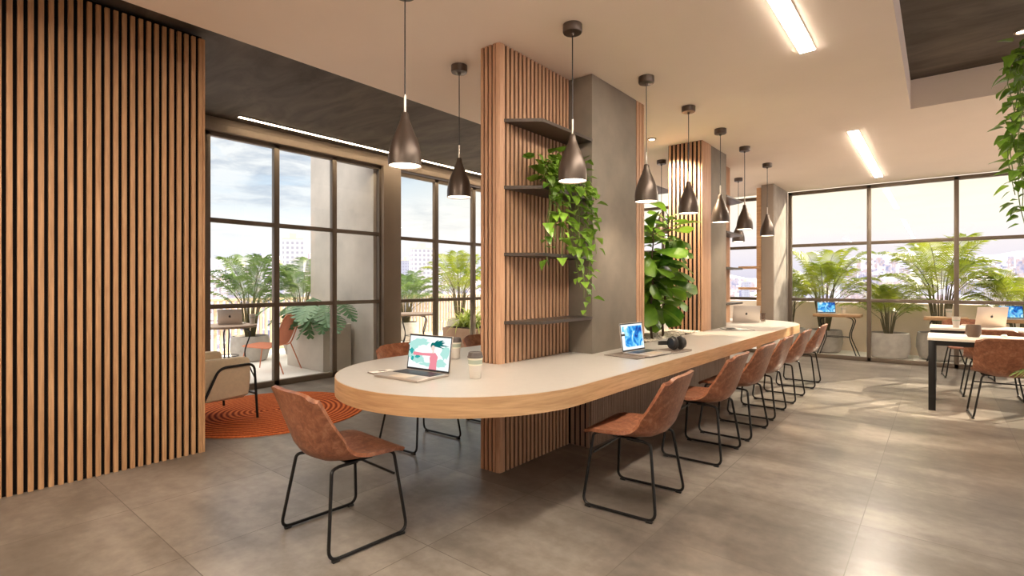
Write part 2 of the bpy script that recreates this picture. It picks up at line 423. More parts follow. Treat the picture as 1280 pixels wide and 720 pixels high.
# ================================================================ partitions through the table
def slats_x(mb, x, sgn, y0, y1, z0, z1, pitch, wd, dp):
    "slats on a face x=const, standing out along sgn*x"
    n = max(1, round((y1 - y0) / pitch)); p = (y1 - y0) / n
    for i in range(n):
        a = y0 + i * p + (p - wd) / 2
        mb.bbox(min(x, x + sgn * dp), max(x, x + sgn * dp), a, a + wd, z0, z1, .002)
def slats_y(mb, y, sgn, x0, x1, z0, z1, pitch, wd, dp):
    n = max(1, round((x1 - x0) / pitch)); p = (x1 - x0) / n
    for i in range(n):
        a = x0 + i * p + (p - wd) / 2
        mb.bbox(a, a + wd, min(y, y + sgn * dp), max(y, y + sgn * dp), z0, z1, .002)
D = .012; PB, PF = -2.515, -2.33; GB, GF = -2.54, -2.12; TOP = .75
def chamfer(mb, x, y, z0, z1, sx, sy, s=.035):
    mb.prism([(x, y), (x - sx * s, y), (x, y - sy * s)], z0, z1)
# near unit: slat fin, plaster column, slat back
p1 = structure(MB().box(PB + D, PF - D, 2.69 + D, 3.57, 0, CEIL).box(GB + D, GF - D, 4.345, 4.52 - D, TOP - .02, CEIL), 'partition_1', M['backing'], 'near floor to ceiling slatted wood partition rising through the white table', 'partition', 0)
mb = MB()
slats_x(mb, PF - D, 1, 2.715, 3.565, 0, CEIL, .0485, .0275, D)
slats_x(mb, PB + D, -1, 2.715, 3.565, 0, CEIL, .0485, .0275, D)
slats_y(mb, 2.69 + D, -1, PB + .004, PF - .032, 0, CEIL, .037, .024, D)
mb.prism([(PF - .032, 2.69), (PF - .006, 2.704), (PF, 2.73), (PF - .03, 2.73)], 0, CEIL)
slats_x(mb, GF - D, 1, 4.35, 4.52, TOP, CEIL, .056, .040, D)
slats_x(mb, GB + D, -1, 4.35, 4.52, TOP, CEIL, .056, .040, D)
slats_y(mb, 4.52 - D, 1, GB + .01, GF - .01, TOP, CEIL, .0485, .0275, D)
mb.build('slats', M['slat_col'], p1)
MB().bbox(GB, GF, 3.57, 4.345, TOP - .02, CEIL, .004).build('plaster_column', M['concrete'], p1)
# far unit, mirrored
p2 = structure(MB().box(PB + D, PF - D, 6.92, 7.80 - D, 0, CEIL).box(GB + D, GF - .002, 6.03 + D, 6.33, TOP - .02, CEIL), 'partition_2', M['backing'], 'far floor to ceiling partition with lit slats facing the fig plant', 'partition', 0)
mb = MB()
slats_x(mb, PF - D, 1, 6.925, 7.79, 0, CEIL, .0485, .0275, D)
slats_x(mb, PB + D, -1, 6.925, 7.79, 0, CEIL, .0485, .0275, D)
slats_y(mb, 7.80 - D, 1, PB + .01, PF - .01, 0, CEIL, .036, .0245, D)
slats_y(mb, 6.03 + D, -1, GB + .01, GF - .01, TOP - .02, CEIL, .0485, .0275, D)
mb.bbox(GF - .012, GF + .004, 6.035, 6.33, TOP - .02, CEIL, .003)
mb.build('slats', M['slat_col'], p2)
MB().bbox(GB, GF, 6.33, 6.92, TOP - .02, CEIL, .004).build('plaster_column', M['concrete'], p2)

# ================================================================ communal table
TX, RA, RB, YA, YB = -2.325, .845, .870, 2.445, 7.80
def stadium(d, n=40):
    r = RB - d; pts = [(TX + r * math.cos(a), YB + r * math.sin(a)) for a in [PI * i / n for i in range(n + 1)]]
    r = RA - d; pts += [(TX - .035 + r * math.cos(a), YA + r * math.sin(a)) for a in [PI + PI * i / n for i in range(n + 1)]]
    return pts
t = thing('communal_table', 'long white topped communal table with rounded ends and thick oak edge', 'table', (0, 0, 0))
top = MB()
# the top carries a rectangular bed opening between the two partitions
hx0, hx1, hy0, hy1 = GB + .02, GF - .01, 4.53, 6.02
pts = stadium(.004)
bm = bmesh.new()
ov = [bm.verts.new((x, y, TOP)) for x, y in pts]
oe = [bm.edges.new((ov[i], ov[(i + 1) % len(ov)])) for i in range(len(ov))]
hv = [bm.verts.new((x, y, TOP)) for x, y in ((hx0, hy0), (hx1, hy0), (hx1, hy1), (hx0, hy1))]
he = [bm.edges.new((hv[i], hv[(i + 1) % 4])) for i in range(4)]
r = bmesh.ops.triangle_fill(bm, use_beauty=True, edges=oe + he)
ex = bmesh.ops.extrude_face_region(bm, geom=bm.faces[:])
bmesh.ops.translate(bm, vec=(0, 0, -.02), verts=[g for g in ex['geom'] if isinstance(g, bmesh.types.BMVert)])
top.bm(bm)
top.build('tabletop', M['laminate'], t)
band = MB(); o = stadium(0); i_ = stadium(.03); n = len(o); zb = .645
vs = [(x, y, .7485) for x, y in o] + [(x, y, .7485) for x, y in i_] + [(x, y, zb) for x, y in o] + [(x, y, zb) for x, y in i_]
fs = []
for k in range(n):
    j = (k + 1) % n
    fs += [(k, j, n + j, n + k), (2 * n + k, 3 * n + k, 3 * n + j, 2 * n + j), (k, 2 * n + k, 2 * n + j, j), (n + k, n + j, 3 * n + j, 3 * n + k)]
band.add(vs, fs); band.build('edge_band', M['oak_edge'], t)
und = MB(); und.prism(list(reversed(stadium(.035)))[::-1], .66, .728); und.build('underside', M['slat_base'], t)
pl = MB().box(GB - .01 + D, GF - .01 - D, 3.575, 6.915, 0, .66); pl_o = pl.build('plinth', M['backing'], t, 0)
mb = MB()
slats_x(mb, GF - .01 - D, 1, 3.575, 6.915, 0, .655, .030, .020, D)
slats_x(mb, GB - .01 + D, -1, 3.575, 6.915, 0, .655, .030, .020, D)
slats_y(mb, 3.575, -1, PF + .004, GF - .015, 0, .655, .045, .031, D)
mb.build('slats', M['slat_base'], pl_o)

# planting bed between the partitions
bed = thing('planting_bed', 'white pebble planting bed set into the table between the partitions', 'planter', (0, 0, 0))
MB().box(hx0 + .003, hx1 - .003, hy0 + .003, hy1 - .003, .60, .742).build('bed_tray', M['soil'], bed, 0)
pm = MB()
for i in range(1500):
    x = rnd.uniform(hx0 + .015, hx1 - .01); y = rnd.uniform(hy0 + .015, hy1 - .015); s = rnd.uniform(.009, .019)
    b = bmesh.new(); bmesh.ops.create_icosphere(b, subdivisions=1, radius=s)
    pm.bm(b, Tr(x, y, .746 + rnd.uniform(0, .012) + .018 * math.sin(x * 9) * math.cos(y * 5)) @ Rz(rnd.uniform(0, 6)) @ Matrix.Diagonal((1, rnd.uniform(.6, 1), rnd.uniform(.5, .8), 1)))
po = pm.build('pebbles', M['pebble'], bed); po['kind'] = 'stuff'

# wall shelves on both fins
zs = [2.44, 1.975, 1.51, 1.035]; nm = ['topmost', 'second', 'third', 'lowest']
for i, z in enumerate(zs):
    poly = [(PF + .001, 2.74), (GF + .005, 2.90), (GF + .005, 3.567), (PF + .001, 3.567)]
    extra = ['', ' holding a trailing pothos', ' with pothos vines hanging before it', ' just above the table'][i]
    tag(MB().prism(poly, z - .011, z + .011).build('wall_shelf', M['dark_shelf'], None, 30), f'{nm[i]} dark thin shelf on the near slatted partition{extra}', 'shelf', 'thin shelves on the near partition')
for i, z in enumerate(zs):
    poly = [(PF + .001, 6.925), (GF + .005, 6.925), (GF + .005, 7.63), (PF + .001, 7.79)]
    tag(MB().prism(poly, z - .011, z + .011).build('wall_shelf', M['dark_shelf'], None, 30), f'{nm[i]} thin shelf on the far partition beside the far window', 'shelf', 'thin shelves on the far partition')

# oak shelf unit beside the brown pillar
su = thing('shelf_rack', 'narrow oak rack with open planks beside the brown far pillar', 'shelf', (0, 0, 0))
MB().bbox(-2.402, -2.328, 9.46, 9.60, 0, CEIL - .04, .004).build('post', M['oak_plank'], su)
for z in (1.22, 1.58, .86):
    MB().bbox(-2.68, -2.33, 9.40, 9.62, z - .02, z + .02, .004).build('plank', M['oak_plank'], su)
# ================================================================ pendant lamps
def make_pendant():
    r = thing('pendant_lamp', '', 'pendant lamp')
    MB().lathe([(0, 2.97), (.062, 2.97), (.062, 2.925), (.058, 2.918), (.012, 2.914), (.010, 2.90), (0, 2.90)], 28).build('canopy', M['pendant'], r)
    MB().tube([(0, 0, 2.91), (0, 0, 2.36)], .0035, 6).build('cord', M['black_plastic'], r)
    MB().lathe([(0, 2.365), (.007, 2.363), (.007, 2.262), (0, 2.26)], 12).build('stem_rod', M['silver'], r)
    pr = [(0, 2.268), (.016, 2.266), (.021, 2.258), (.023, 2.235), (.033, 2.205), (.047, 2.17), (.064, 2.13), (.079, 2.09), (.088, 2.05), (.0925, 2.01), (.0925, 1.965)]
    pr += [(.0895, 1.965), (.0895, 2.01), (.084, 2.05), (.075, 2.09), (.03, 2.14), (0, 2.15)]
    MB().lathe(pr, 36).build('shade', M['pendant'], r, 50)
    MB().lathe([(0, 1.978), (.087, 1.978), (.087, 1.972), (0, 1.972)], 28).build('diffuser', M['bulb'], r)
    return r
pend = make_pendant()
def lamp_light(x, y):
    l = bpy.data.lights.new('pendant_bulb', 'SPOT'); l.energy = 8; l.color = (1, .82, .62); l.spot_size = 2.5; l.spot_blend = .8; l.shadow_soft_size = .06
    o = bpy.data.objects.new('pendant_bulb', l); C.objects.link(o); o.location = (x, y, 1.955)
PL = [(-2.31, 1.86, 'brown pendant lamp over the rounded near end of the table'),
      (-1.82, 2.82, 'brown pendant lamp hanging in front of the pothos shelves'),
      (-2.83, 2.80, 'brown pendant lamp left of the near slatted partition'),
      (-1.82, 3.91, 'brown pendant lamp in front of the near plaster column'),
      (-1.82, 4.82, 'brown pendant lamp in front of the fig plant'),
      (-1.82, 5.74, 'brown pendant lamp in front of the far plaster column'),
      (-1.83, 6.68, 'brown pendant lamp in front of the far partition shelves'),
      (-1.84, 7.80, 'brown pendant lamp farthest along the row, before the pillar'),
      (-2.90, 6.70, 'brown pendant lamp behind the fig plant, seen between the partitions'),
      (-2.45, 8.60, 'brown pendant lamp over the far end of the table, half hidden by shelves')]
for i, (x, y, lb) in enumerate(PL):
    if i == 0:
        pend.location = (x, y, 0); pend['label'] = lb; pend['group'] = 'brown pendant lamps over the table'
    else: dup(pend, (x, y, 0), 0, lb)
    lamp_light(x, y)

# ================================================================ linear ceiling lights, cove strip, spots
def linear(y0, y1, label, nseg=3, x=-.725):
    t = thing('linear_light', label, 'ceiling light', (x, 0, 0), 0, 'recessed linear ceiling lights')
    MB().box(-.054, .054, y0 - .01, y1 + .01, CEIL - .005, CEIL - .0005).build('housing', M['ceiling'], t, 0)
    L = (y1 - y0) / nseg
    for k in range(nseg):
        MB().bbox(-.047, .047, y0 + k * L + .008, y0 + (k + 1) * L - .008, CEIL - .010, CEIL - .004, .002).build('diffuser', M['led'], t)
linear(1.05, 4.2, 'nearer recessed linear light in the beige ceiling')
linear(6.71, 9.86, 'farther recessed linear light in the beige ceiling by the window wall')
linear(-3.2, -.05, 'linear light added out of view behind the viewer to brighten the room')  # unseen lamp added behind the viewer for more room light
linear(-3.3, .15, 'linear light added out of view behind the viewer to brighten the slatted wall', x=-2.7)  # another unseen lamp, added to brighten the slatted wall
t = thing('cove_light', 'long thin warm light strip in the dark ceiling by the left windows', 'ceiling light', (-6.25, 0, 0))
MB().box(-.03, .03, 2.60, 10.2, DARK - .012, DARK).build('housing', M['frame_light'], t, 0)
MB().bbox(-.021, .021, 2.62, 4.0, DARK - .016, DARK - .004, .002).bbox(-.021, .021, 4.01, 10.18, DARK - .016, DARK - .004, .002).build('diffuser', M['led_strip'], t)
def spot_lamp(name, loc, label, target, energy, size=1.0, blend=.6):
    t = thing(name, label, 'spot light', loc)
    MB().lathe([(0, 0), (.05, 0), (.05, -.012), (.036, -.014), (.034, -.004)], 24).build('trim_ring', M['pillarpaint'], t)
    MB().lathe([(0, -.006), (.032, -.006), (.032, -.009), (0, -.009)], 20).build('lens', M['spot'], t)
    l = bpy.data.lights.new('spot_beam', 'SPOT'); l.energy = energy; l.color = (1, .79, .54); l.spot_size = size; l.spot_blend = blend; l.shadow_soft_size = .03
    o = bpy.data.objects.new('spot_beam', l); C.objects.link(o); o.location = (loc[0], loc[1], loc[2] - .03)
    o.rotation_euler = (Vector(target) - o.location).to_track_quat('-Z', 'Y').to_euler()
spot_lamp('ceiling_spot', (-2.55, 5.62, CEIL), 'small glowing ceiling spot between the two partitions', (-2.33, 6.06, 1.4), 170, 1.9)
spot_lamp('ceiling_spot', (.49, 5.55, DARK), 'small ceiling spot in the dark coffer', (.49, 5.6, 0), 60, 1.4)

# ================================================================ bucket chairs on black sled frames
def shell_mesh():
    # side profile (y forward, z up): seat front edge -> crook -> top of back
    prof = [(.245, .418), (.235, .432), (.20, .445), (.13, .446), (.05, .438), (-.03, .430), (-.10, .432), (-.158, .450), (-.199, .485), (-.224, .535),
            (-.243, .59), (-.261, .65), (-.279, .71), (-.293, .76), (-.302, .795)]
    lift = [.0, .0, .004, .012, .024, .042, .068, .092, .100, .094, .080, .064, .050, .038, .030]
    half = [.195, .216, .230, .237, .240, .242, .244, .246, .247, .248, .248, .248, .247, .243, .222]
    n = len(prof); K = 13; vs = []
    for i, (y, z) in enumerate(prof):
        a = Vector(prof[max(i - 1, 0)]); b = Vector(prof[min(i + 1, n - 1)]); d = (b - a).normalized(); nr = Vector((-d.y * -1, d.x * -1))
        nr = Vector((d.y, -d.x))            # towards the sitter
        for k in range(K):
            v = -1 + 2 * k / (K - 1); l = lift[i] * abs(v) ** 2.3
            dz = -.030 * abs(v) ** 5 if i >= n - 1 else 0
            vs.append(Vector((half[i] * v * (1 - .06 * (lift[i] / .1) * abs(v) ** 4), y + nr.x * l, z + nr.y * l + dz)))
    fs = [(i * K + k, i * K + k + 1, (i + 1) * K + k + 1, (i + 1) * K + k) for i in range(n - 1) for k in range(K - 1)]
    bm = bmesh.new(); bv = [bm.verts.new(v) for v in vs]
    for f in fs: bm.faces.new([bv[i] for i in f])
    bmesh.ops.recalc_face_normals(bm, faces=bm.faces[:])
    up = sum((f.normal.z for f in bm.faces))
    if up < 0: bmesh.ops.reverse_faces(bm, faces=bm.faces[:])
    bmesh.ops.subdivide_edges(bm, edges=bm.edges[:], cuts=1, use_grid_fill=True, smooth=1.0)
    bmesh.ops.solidify(bm, geom=bm.faces[:], thickness=.020)
    return MB().bm(bm)
def make_chair():
    t = thing('sled_chair', '', 'chair')
    shell_mesh().build('shell', M['leather'], t, 60)
    for s in (-1, 1):
        xb, xt = .252 * s, .165 * s
        z0 = .012
        path = bend([(xt, -.12, .410), (xt + .02 * s, -.168, .408), (xb, -.222, z0), (xb, .222, z0), (xt + .03 * s, .178, .422), (xt, .13, .426)], .055, 6)
        leg = MB().tube([(xt, -.02, .412)] + path + [(xt, .02, .418)], .0085, 8).build('leg', M['black_metal'], t)
        for yy in (-.185, .185):
            MB().bbox(xb - .011, xb + .011, yy - .018, yy + .018, 0, .012, .003).build('foot_glide', M['black_plastic'], leg)
    MB().tube([(-.205, .172, .31), (.205, .172, .31)], .007, 8).build('crossbar', M['black_metal'], t)
    MB().bbox(-.165, .165, -.07, .07, .408, .418, .003).build('seat_bracket', M['black_metal'], t)
    return t
chair = make_chair(); used = False
def put_chair(x, y, rz, label, group=None):
    global used
    if not used:
        chair.location = (x, y, 0); chair.rotation_euler = (0, 0, rz); chair['label'] = label
        if group: chair['group'] = group
        used = True; return chair
    c = dup(chair, (x, y, 0), rz, label, group)
    if not group and 'group' in c: del c['group']
    return c
g = 'brown leather sled chairs around the communal table'
put_chair(-2.43, 1.55, math.radians(-3), 'brown leather sled chair at the rounded near end of the table, in front', g)
rows = [2.90, 4.03, 4.81, 5.64, 6.53, 7.56]; nth = ['nearest', 'second', 'third', 'fourth', 'fifth', 'farthest']
for i, y in enumerate(rows):
    put_chair(-1.425 + .008 * (i % 3), y, PI / 2 + math.radians([4, 1, -1, 1, 0, 2][i]), f'{nth[i]} brown leather chair in the row along the oak edge facing the room', g)
put_chair(-3.30, 2.82, -PI / 2 + math.radians(3), 'brown leather chair behind the table, its back behind the open laptop', g)
put_chair(-3.30, 3.82, -PI / 2, 'brown leather chair behind the table, beside the near slatted partition', g)

# ================================================================ work desks at the right
def desk(y0, y1, label, group):
    t = thing('work_desk', label, 'desk', (0, 0, 0), 0, group)
    x0, x1 = -.095, 1.75
    MB().bbox(x0, x1, y0, y1, .722, .75, .003).build('desk_top', M['white_lam'], t)
    fr = MB()
    fr.box(x0 + .01, x1 - .01, y0 + .01, y0 + .06, .672, .722); fr.box(x0 + .01, x1 - .01, y1 - .06, y1 - .01, .672, .722)
    fr.box(x0 + .01, x0 + .06, y0 + .06, y1 - .06, .672, .722); fr.box(x1 - .06, x1 - .01, y0 + .06, y1 - .06, .672, .722)
    fr.build('frame', M['black_metal'], t)
    for x in (x0 + .008, x1 - .068):
        for y in (y0 + .008, y1 - .068): MB().bbox(x, x + .06, y, y + .06, 0, .722, .003).build('leg', M['black_metal'], t)
desk(6.86, 7.56, 'white topped work desk with black square legs, nearer of the two at the right', 'white work desks at the right')
desk(8.42, 9.12, 'white topped work desk carrying the silver laptop, nearer the windows', 'white work desks at the right')
g2 = 'brown leather chairs at the work desks'
put_chair(.49, 6.91, math.radians(4), 'brown leather chair with its back to us at the nearer white desk', g2)
put_chair(.46, 8.12, math.radians(2), 'brown leather chair between the two white desks', g2)
put_chair(.30, 9.55, PI + .1, 'brown leather chair behind the farther white desk, by the windows', g2)

# ================================================================ cream armchair and rug
rg = MB(); n = 64
rg.lathe([(0, .012), (.90, .012), (.93, .008), (.93, 0), (0, 0)], 80)
o = rg.build('round_rug', M['rug']); o.location = (-5.28, 2.52, .0005)
tag(o, 'round braided orange red rug under the cream armchair', 'rug')
a = thing('armchair', 'cream upholstered armchair with black bent tube frame on the orange rug', 'armchair', (-5.42, 1.81, .0125), math.radians(90))
# facing +X: local x forward, y to its left
sh = MB()
prof = [(.40, .24), (.42, .40), (.415, .555), (.40, .595), (.36, .60), (-.10, .605), (-.24, .64), (-.38, .72), (-.46, .76), (-.50, .72), (-.46, .45), (-.34, .20)]
for s in (-1, 1):
    y0, y1 = (.28 * s, .365 * s)
    b = bmesh.new(); f0 = [b.verts.new((x, min(y0, y1), z)) for x, z in prof]; b.faces.new(f0)
    ex = bmesh.ops.extrude_face_region(b, geom=b.faces[:]); bmesh.ops.translate(b, vec=(0, .085, 0), verts=[g_ for g_ in ex['geom'] if isinstance(g_, bmesh.types.BMVert)])
    bmesh.ops.recalc_face_normals(b, faces=b.faces[:])
    bmesh.ops.bevel(b, geom=b.edges[:], offset=.022, segments=3, affect='EDGES', profile=.5, clamp_overlap=True)
    MB().bm(b).build('arm', M['cream_fabric'], a, 60)
back = Matrix.Translation((-.40, 0, .46)) @ Matrix.Rotation(math.radians(-17), 4, 'Y')
MB().bbox(-.06, .06, -.33, .33, -.26, .33, .04, back).build('backrest', M['cream_fabric'], a, 60)
MB().bbox(-.36, .41, -.278, .278, .20, .30, .025).build('seat_base', M['cream_fabric'], a, 60)
MB().bbox(-.34, .42, -.27, .27, .302, .43, .045).build('seat_cushion', M['cream_fabric'], a, 60)
for s in (-1, 1):
    y = .385 * s
    MB().tube(bend([(.47, y, .012), (.44, y, .535), (.13, y, .525), (-.10, y, .012)], .07, 7), .012, 8).build('leg_frame', M['black_metal'], a)
MB().tube([(.445, -.385, .25), (.445, .385, .25)], .010, 8).tube([(-.27, -.385, .19), (-.27, .385, .19)], .010, 8).build('stretcher', M['black_metal'], a)

# ================================================================ laptops, cups and small things
def logo_mb(s=.02):
    "small fruit-shaped emblem: bitten round body plus leaf"
    pts = []
    for i in range(36):
        a = 2 * PI * i / 36; r = 1 - .13 * math.exp(-((a - PI / 2) / .28) ** 2) - .08 * math.exp(-((a - 1.5 * PI) / .25) ** 2)
        p = Vector((r * math.cos(a) * .92, r * math.sin(a)))
        d = p - Vector((1.18, .12))
        if d.length < .5: p = Vector((1.18, .12)) + d.normalized() * .5
        pts.append((p.x * s, p.y * s))
    leaf = [(.05, 1.0), (.10, 1.28), (.32, 1.52), (.42, 1.55), (.38, 1.28), (.22, 1.06)]
    return MB().prism(pts, 0, .0006).prism([(x * s, y * s) for x, y in leaf], 0, .0006)
def laptop(name_label, loc, rz, tilt=12, w=.34, dpt=.235, h=.225, mat='alu', screen='back', scr=None, emblem=True, sub=None):
    """hinge on local x at the origin, base towards -y, lid leaning back towards +y; screen faces -y"""
    t = thing('laptop', name_label, 'laptop', loc, rz)
    base = MB().bbox(-w / 2, w / 2, -dpt, 0, 0, .014, .004).build('base', M[mat], t)
    MB().bbox(-w * .43, w * .43, -dpt * .52, -dpt * .10, .0138, .0155, .0006).build('keyboard', M['keys'], base)
    MB().bbox(-w * .19, w * .19, -dpt * .94, -dpt * .58, .0138, .0148, .0004).build('touchpad', M['alu_light'], base)
    lm = Matrix.Translation((0, .002, .012)) @ Matrix.Rotation(math.radians(90 - tilt), 4, 'X')   # local xy -> lid plane, +z -> towards -y
    lid = MB().bbox(-w / 2, w / 2, 0, h, -.006, 0, .0025, lm).build('lid', M[mat], t)
    MB().bbox(-w / 2 + .003, w / 2 - .003, .003, h - .003, 0, .0012, .0005, lm).build('screen_bezel', M['keys'], lid)
    if scr: scr(lid, lm @ Tr(0, 0, .0016), w - .022, h - .026)
    if emblem:
        lg = logo_mb(.017); fl = lm @ Tr(0, h * .5, -.0064) @ Matrix.Rotation(PI, 4, 'Y')
        lg.v = [tuple(fl @ Vector(v)) for v in lg.v]; lg.build('emblem', M['keys'], lid)
    return t
def flat(lid, lm, poly, z, mat, name):
    MB().prism(poly, z, z + .0002, lm).build(name, mat, lid, 0)
SC = {k: emit('screen ' + k, c, s) for k, (c, s) in {
    'mint': ((.50, .86, .78), .42), 'white': ((.93, .99, .97), .48), 'teal': ((.03, .36, .34), .5), 'deep': ((.01, .20, .20), .35), 'pink': ((.90, .30, .36), .44),
    'rose': ((.95, .55, .58), .95), 'skin': ((.95, .74, .66), .44), 'red': ((.75, .15, .18), .8)}.items()}
def blob(cx, cy, rx, ry, n=18, wob=.0, seed=0):
    r = random.Random(seed)
    return [(cx + rx * math.cos(2 * PI * i / n) * (1 + wob * r.uniform(-1, 1)), cy + ry * math.sin(2 * PI * i / n) * (1 + wob * r.uniform(-1, 1))) for i in range(n)]
def screen_art(lid, lm, w, h):
    "a woman in pink with wind blown teal hair on a mint and white ground"
    y0 = .014; P = lambda u, v: (-w / 2 + u * w, y0 + v * h)
    B = lambda u, v, ru, rv, **k: blob(-w / 2 + u * w, y0 + v * h, ru * w, rv * h, **k)
    MB().prism([P(0, 0), P(1, 0), P(1, 1), P(0, 1)], 0, .0003, lm).build('screen', SC['white'], lid, 0)
    mm = MB()
    for i, b in enumerate([B(.12, .72, .13, .16, wob=.3, seed=1), B(.30, .82, .16, .12, wob=.3, seed=2), B(.08, .42, .09, .18, wob=.35, seed=3), B(.25, .28, .16, .14, wob=.3, seed=4), B(.88, .55, .10, .2, wob=.3, seed=5), B(.8, .2, .13, .12, wob=.3, seed=6), B(.50, .14, .20, .06, wob=.3, seed=7)]):
        mm.prism(b, .0004 + i * .00002, .0005 + i * .00002, lm)
    mm.build('screen_print', SC['mint'], lid, 0)
    tt = MB()
    for i, b in enumerate([B(.06, .52, .05, .09, wob=.4, seed=11), B(.22, .36, .07, .06, wob=.4, seed=12), B(.10, .30, .04, .07, wob=.4, seed=13)]): tt.prism(b, .0007 + i * .00002, .0008 + i * .00002, lm)
    tt.build('screen_print', SC['teal'], lid, 0); tt = MB()
    rr = random.Random(5)
    for i in range(13):
        a = math.radians(rr.uniform(-28, 75)); L = rr.uniform(.20, .40); u0, v0 = .60, .74
        du, dv = math.cos(a) * L, math.sin(a) * L * .62; k = .022
        tt.prism([P(u0 - k * .5, v0 - k), P(u0 + du * .5, v0 + dv * .5 + .015 - k * 1.2), P(min(.99, u0 + du), min(.985, v0 + dv)), P(u0 + du * .45, v0 + dv * .5 + .015 + k * 1.6), P(u0 - .01, v0 + k * 2)], .0010 + i * .00002, .0011 + i * .00002, lm)
    tt.prism(B(.585, .73, .055, .10), .0013, .0014, lm)
    tt.build('screen_print', SC['deep'], lid, 0)
    pk = MB().prism([P(.53, .0), P(.72, .0), P(.71, .22), P(.73, .40), P(.66, .52), P(.56, .50), P(.53, .34), P(.55, .2)], .0015, .0016, lm)
    pk.prism([P(.10, .43), P(.14, .39), P(.35, .40), P(.55, .41), P(.57, .50), P(.35, .48), P(.13, .50)], .0017, .0018, lm)
    pk.build('screen_print', SC['pink'], lid, 0)
    MB().prism(B(.595, .66, .045, .085), .0019, .0020, lm).prism([P(.585, .5), P(.635, .5), P(.62, .6), P(.59, .6)], .0021, .0022, lm).build('screen_print', SC['skin'], lid, 0)
m, nt, out = new_mat('blue wave screen'); e = nt.nodes.new('ShaderNodeEmission'); e.inputs[1].default_value = .48
v = coords(nt, (1, 1, 1)); n1 = noise(nt, v, 9, 3, .5, 1.6)
nt.links.new(ramp(nt, n1, [(.30, (.02, .06, .35)), (.42, (.03, .30, .80)), (.52, (.25, .75, .95)), (.60, (.92, .98, 1.0))]), e.inputs[0]); nt.links.new(e.outputs[0], out.inputs[0])
M['blue_screen'] = m
def screen_blue(lid, lm, w, h):
    y0 = .014; P = lambda u, v: (-w / 2 + u * w, y0 + v * h)
    MB().prism([P(0, 0), P(1, 0), P(1, 1), P(0, 1)], 0, .0003, lm).build('screen', SC['white'], lid, 0)
    MB().prism([P(.13, .10), P(.96, .10), P(.96, .93), P(.04, .93), P(.04, .72), P(.13, .72)], .0005, .0006, lm).build('screen_picture', M['blue_screen'], lid, 0)
    MB().prism([P(-.02, .56), P(.15, .56), P(.15, .64), P(-.02, .64)], .0008, .0009, lm).build('screen_panel', M['keys'], lid, 0)
def screen_teal(lid, lm, w, h):
    y0 = .014; P = lambda u, v: (-w / 2 + u * w, y0 + v * h)
    MB().prism([P(0, 0), P(1, 0), P(1, 1), P(0, 1)], 0, .0003, lm).build('screen', M['blue_screen'], lid, 0)
Z = TOP + .001
laptop('open laptop near the rounded end showing a teal haired woman', (-2.455, 2.15, Z), math.radians(4), 8, .37, .265, .225, scr=screen_art)
sv = MB().bbox(-.19, .19, -.15, .15, 0, .006, .0025).build('laptop_sleeve', M['sleeve']); sv.location = (-1.83, 3.72, Z); sv.rotation_euler = (0, 0, math.radians(82))
tag(sv, 'thin grey felt sleeve lying under the blue screened laptop', 'sleeve')
laptop('open laptop with a blue screen beside the headphones', (-1.885, 3.83, Z + .0062), math.radians(84), 8, .33, .235, .225, scr=screen_blue)
laptop('silver laptop seen from behind at the far end of the table', (-2.12, 7.80, Z), math.radians(180 + 28), 12, .36, .25, .235)
laptop('pale gold laptop seen from behind on the farther white desk', (.50, 8.98, Z), math.radians(180 + 32), 10, .355, .24, .25, mat='alu_light')

def make_cup():
    t = thing('coffee_cup', '', 'cup')
    MB().lathe([(0, 0), (.031, 0), (.033, .004), (.0425, .118), (.0405, .118), (.0, .112)], 28).build('paper_body', M['cup'], t, 40)
    MB().lathe([(.0407, .086), (.0412, .086), (.0433, .116), (.0425, .117)], 28).build('sleeve', M['cup_sage'], t, 40)
    MB().lathe([(.0395, .078), (.0403, .078), (.0412, .0865), (.040, .0865)], 28).lathe([(.0424, .110), (.0440, .110), (.0445, .122), (.042, .122)], 28).build('band', M['cup_band'], t, 40)
    MB().lathe([(.0445, .121), (.0465, .122), (.0465, .130), (.043, .133), (.040, .152), (.036, .155), (.034, .150), (0, .150)], 28).build('lid', M['lid'], t, 40)
    return t
cp = make_cup(); cp.location = (-2.11, 2.22, Z); cp['label'] = 'paper coffee cup with sage sleeve and dark lid in front of the slatted partition'
dup(cp, (-2.78, 2.71, Z), .4, 'paper coffee cup with dark lid standing behind the laptop')
def small_cup(loc, label):
    t = thing('paper_cup', label, 'cup', loc)
    MB().lathe([(0, 0), (.030, 0), (.042, .13), (.044, .132), (.044, .137), (.040, .137), (.029, .012), (0, .010)], 24).build('cup_body', M['cup'], t, 40)
    MB().lathe([(.0395, .085), (.0402, .085), (.0415, .10), (.040, .10)], 24).build('band', M['cup_sage'], t, 40)
small_cup((.165, 8.60, Z), 'white paper cup on the farther desk beside the gold laptop')
mg = MB().lathe([(0, 0), (.045, 0), (.060, .025), (.064, .065), (.062, .105), (.057, .125), (.054, .125), (.058, .10), (.058, .06), (.05, .02), (0, .015)], 28)
t = thing('mug', 'round brown glazed mug on the nearer white desk', 'mug', (.275, 7.22, Z), math.radians(60))
mg.build('body', M['mug'], t, 50); MB().tube(bend([(.05, 0, .10), (.10, 0, .105), (.10, 0, .035), (.05, 0, .03)], .03, 5), .007, 8).build('handle', M['mug'], t)
t = thing('computer_mouse', 'small white mouse on the nearer desk behind the chair', 'mouse', (.52, 7.40, Z))
bmm = bmesh.new(); bmesh.ops.create_uvsphere(bmm, u_segments=20, v_segments=10, radius=1)
bmesh.ops.delete(bmm, geom=[v for v in bmm.verts if v.co.z < -.01], context='VERTS')
MB().bm(bmm, Matrix.Diagonal((.03, .052, .028, 1))).build('shell', M['white_cer'], t, 60); MB().tube([(0, .018, .026), (0, .034, .022)], .004, 8).build('wheel', M['keys'], t)
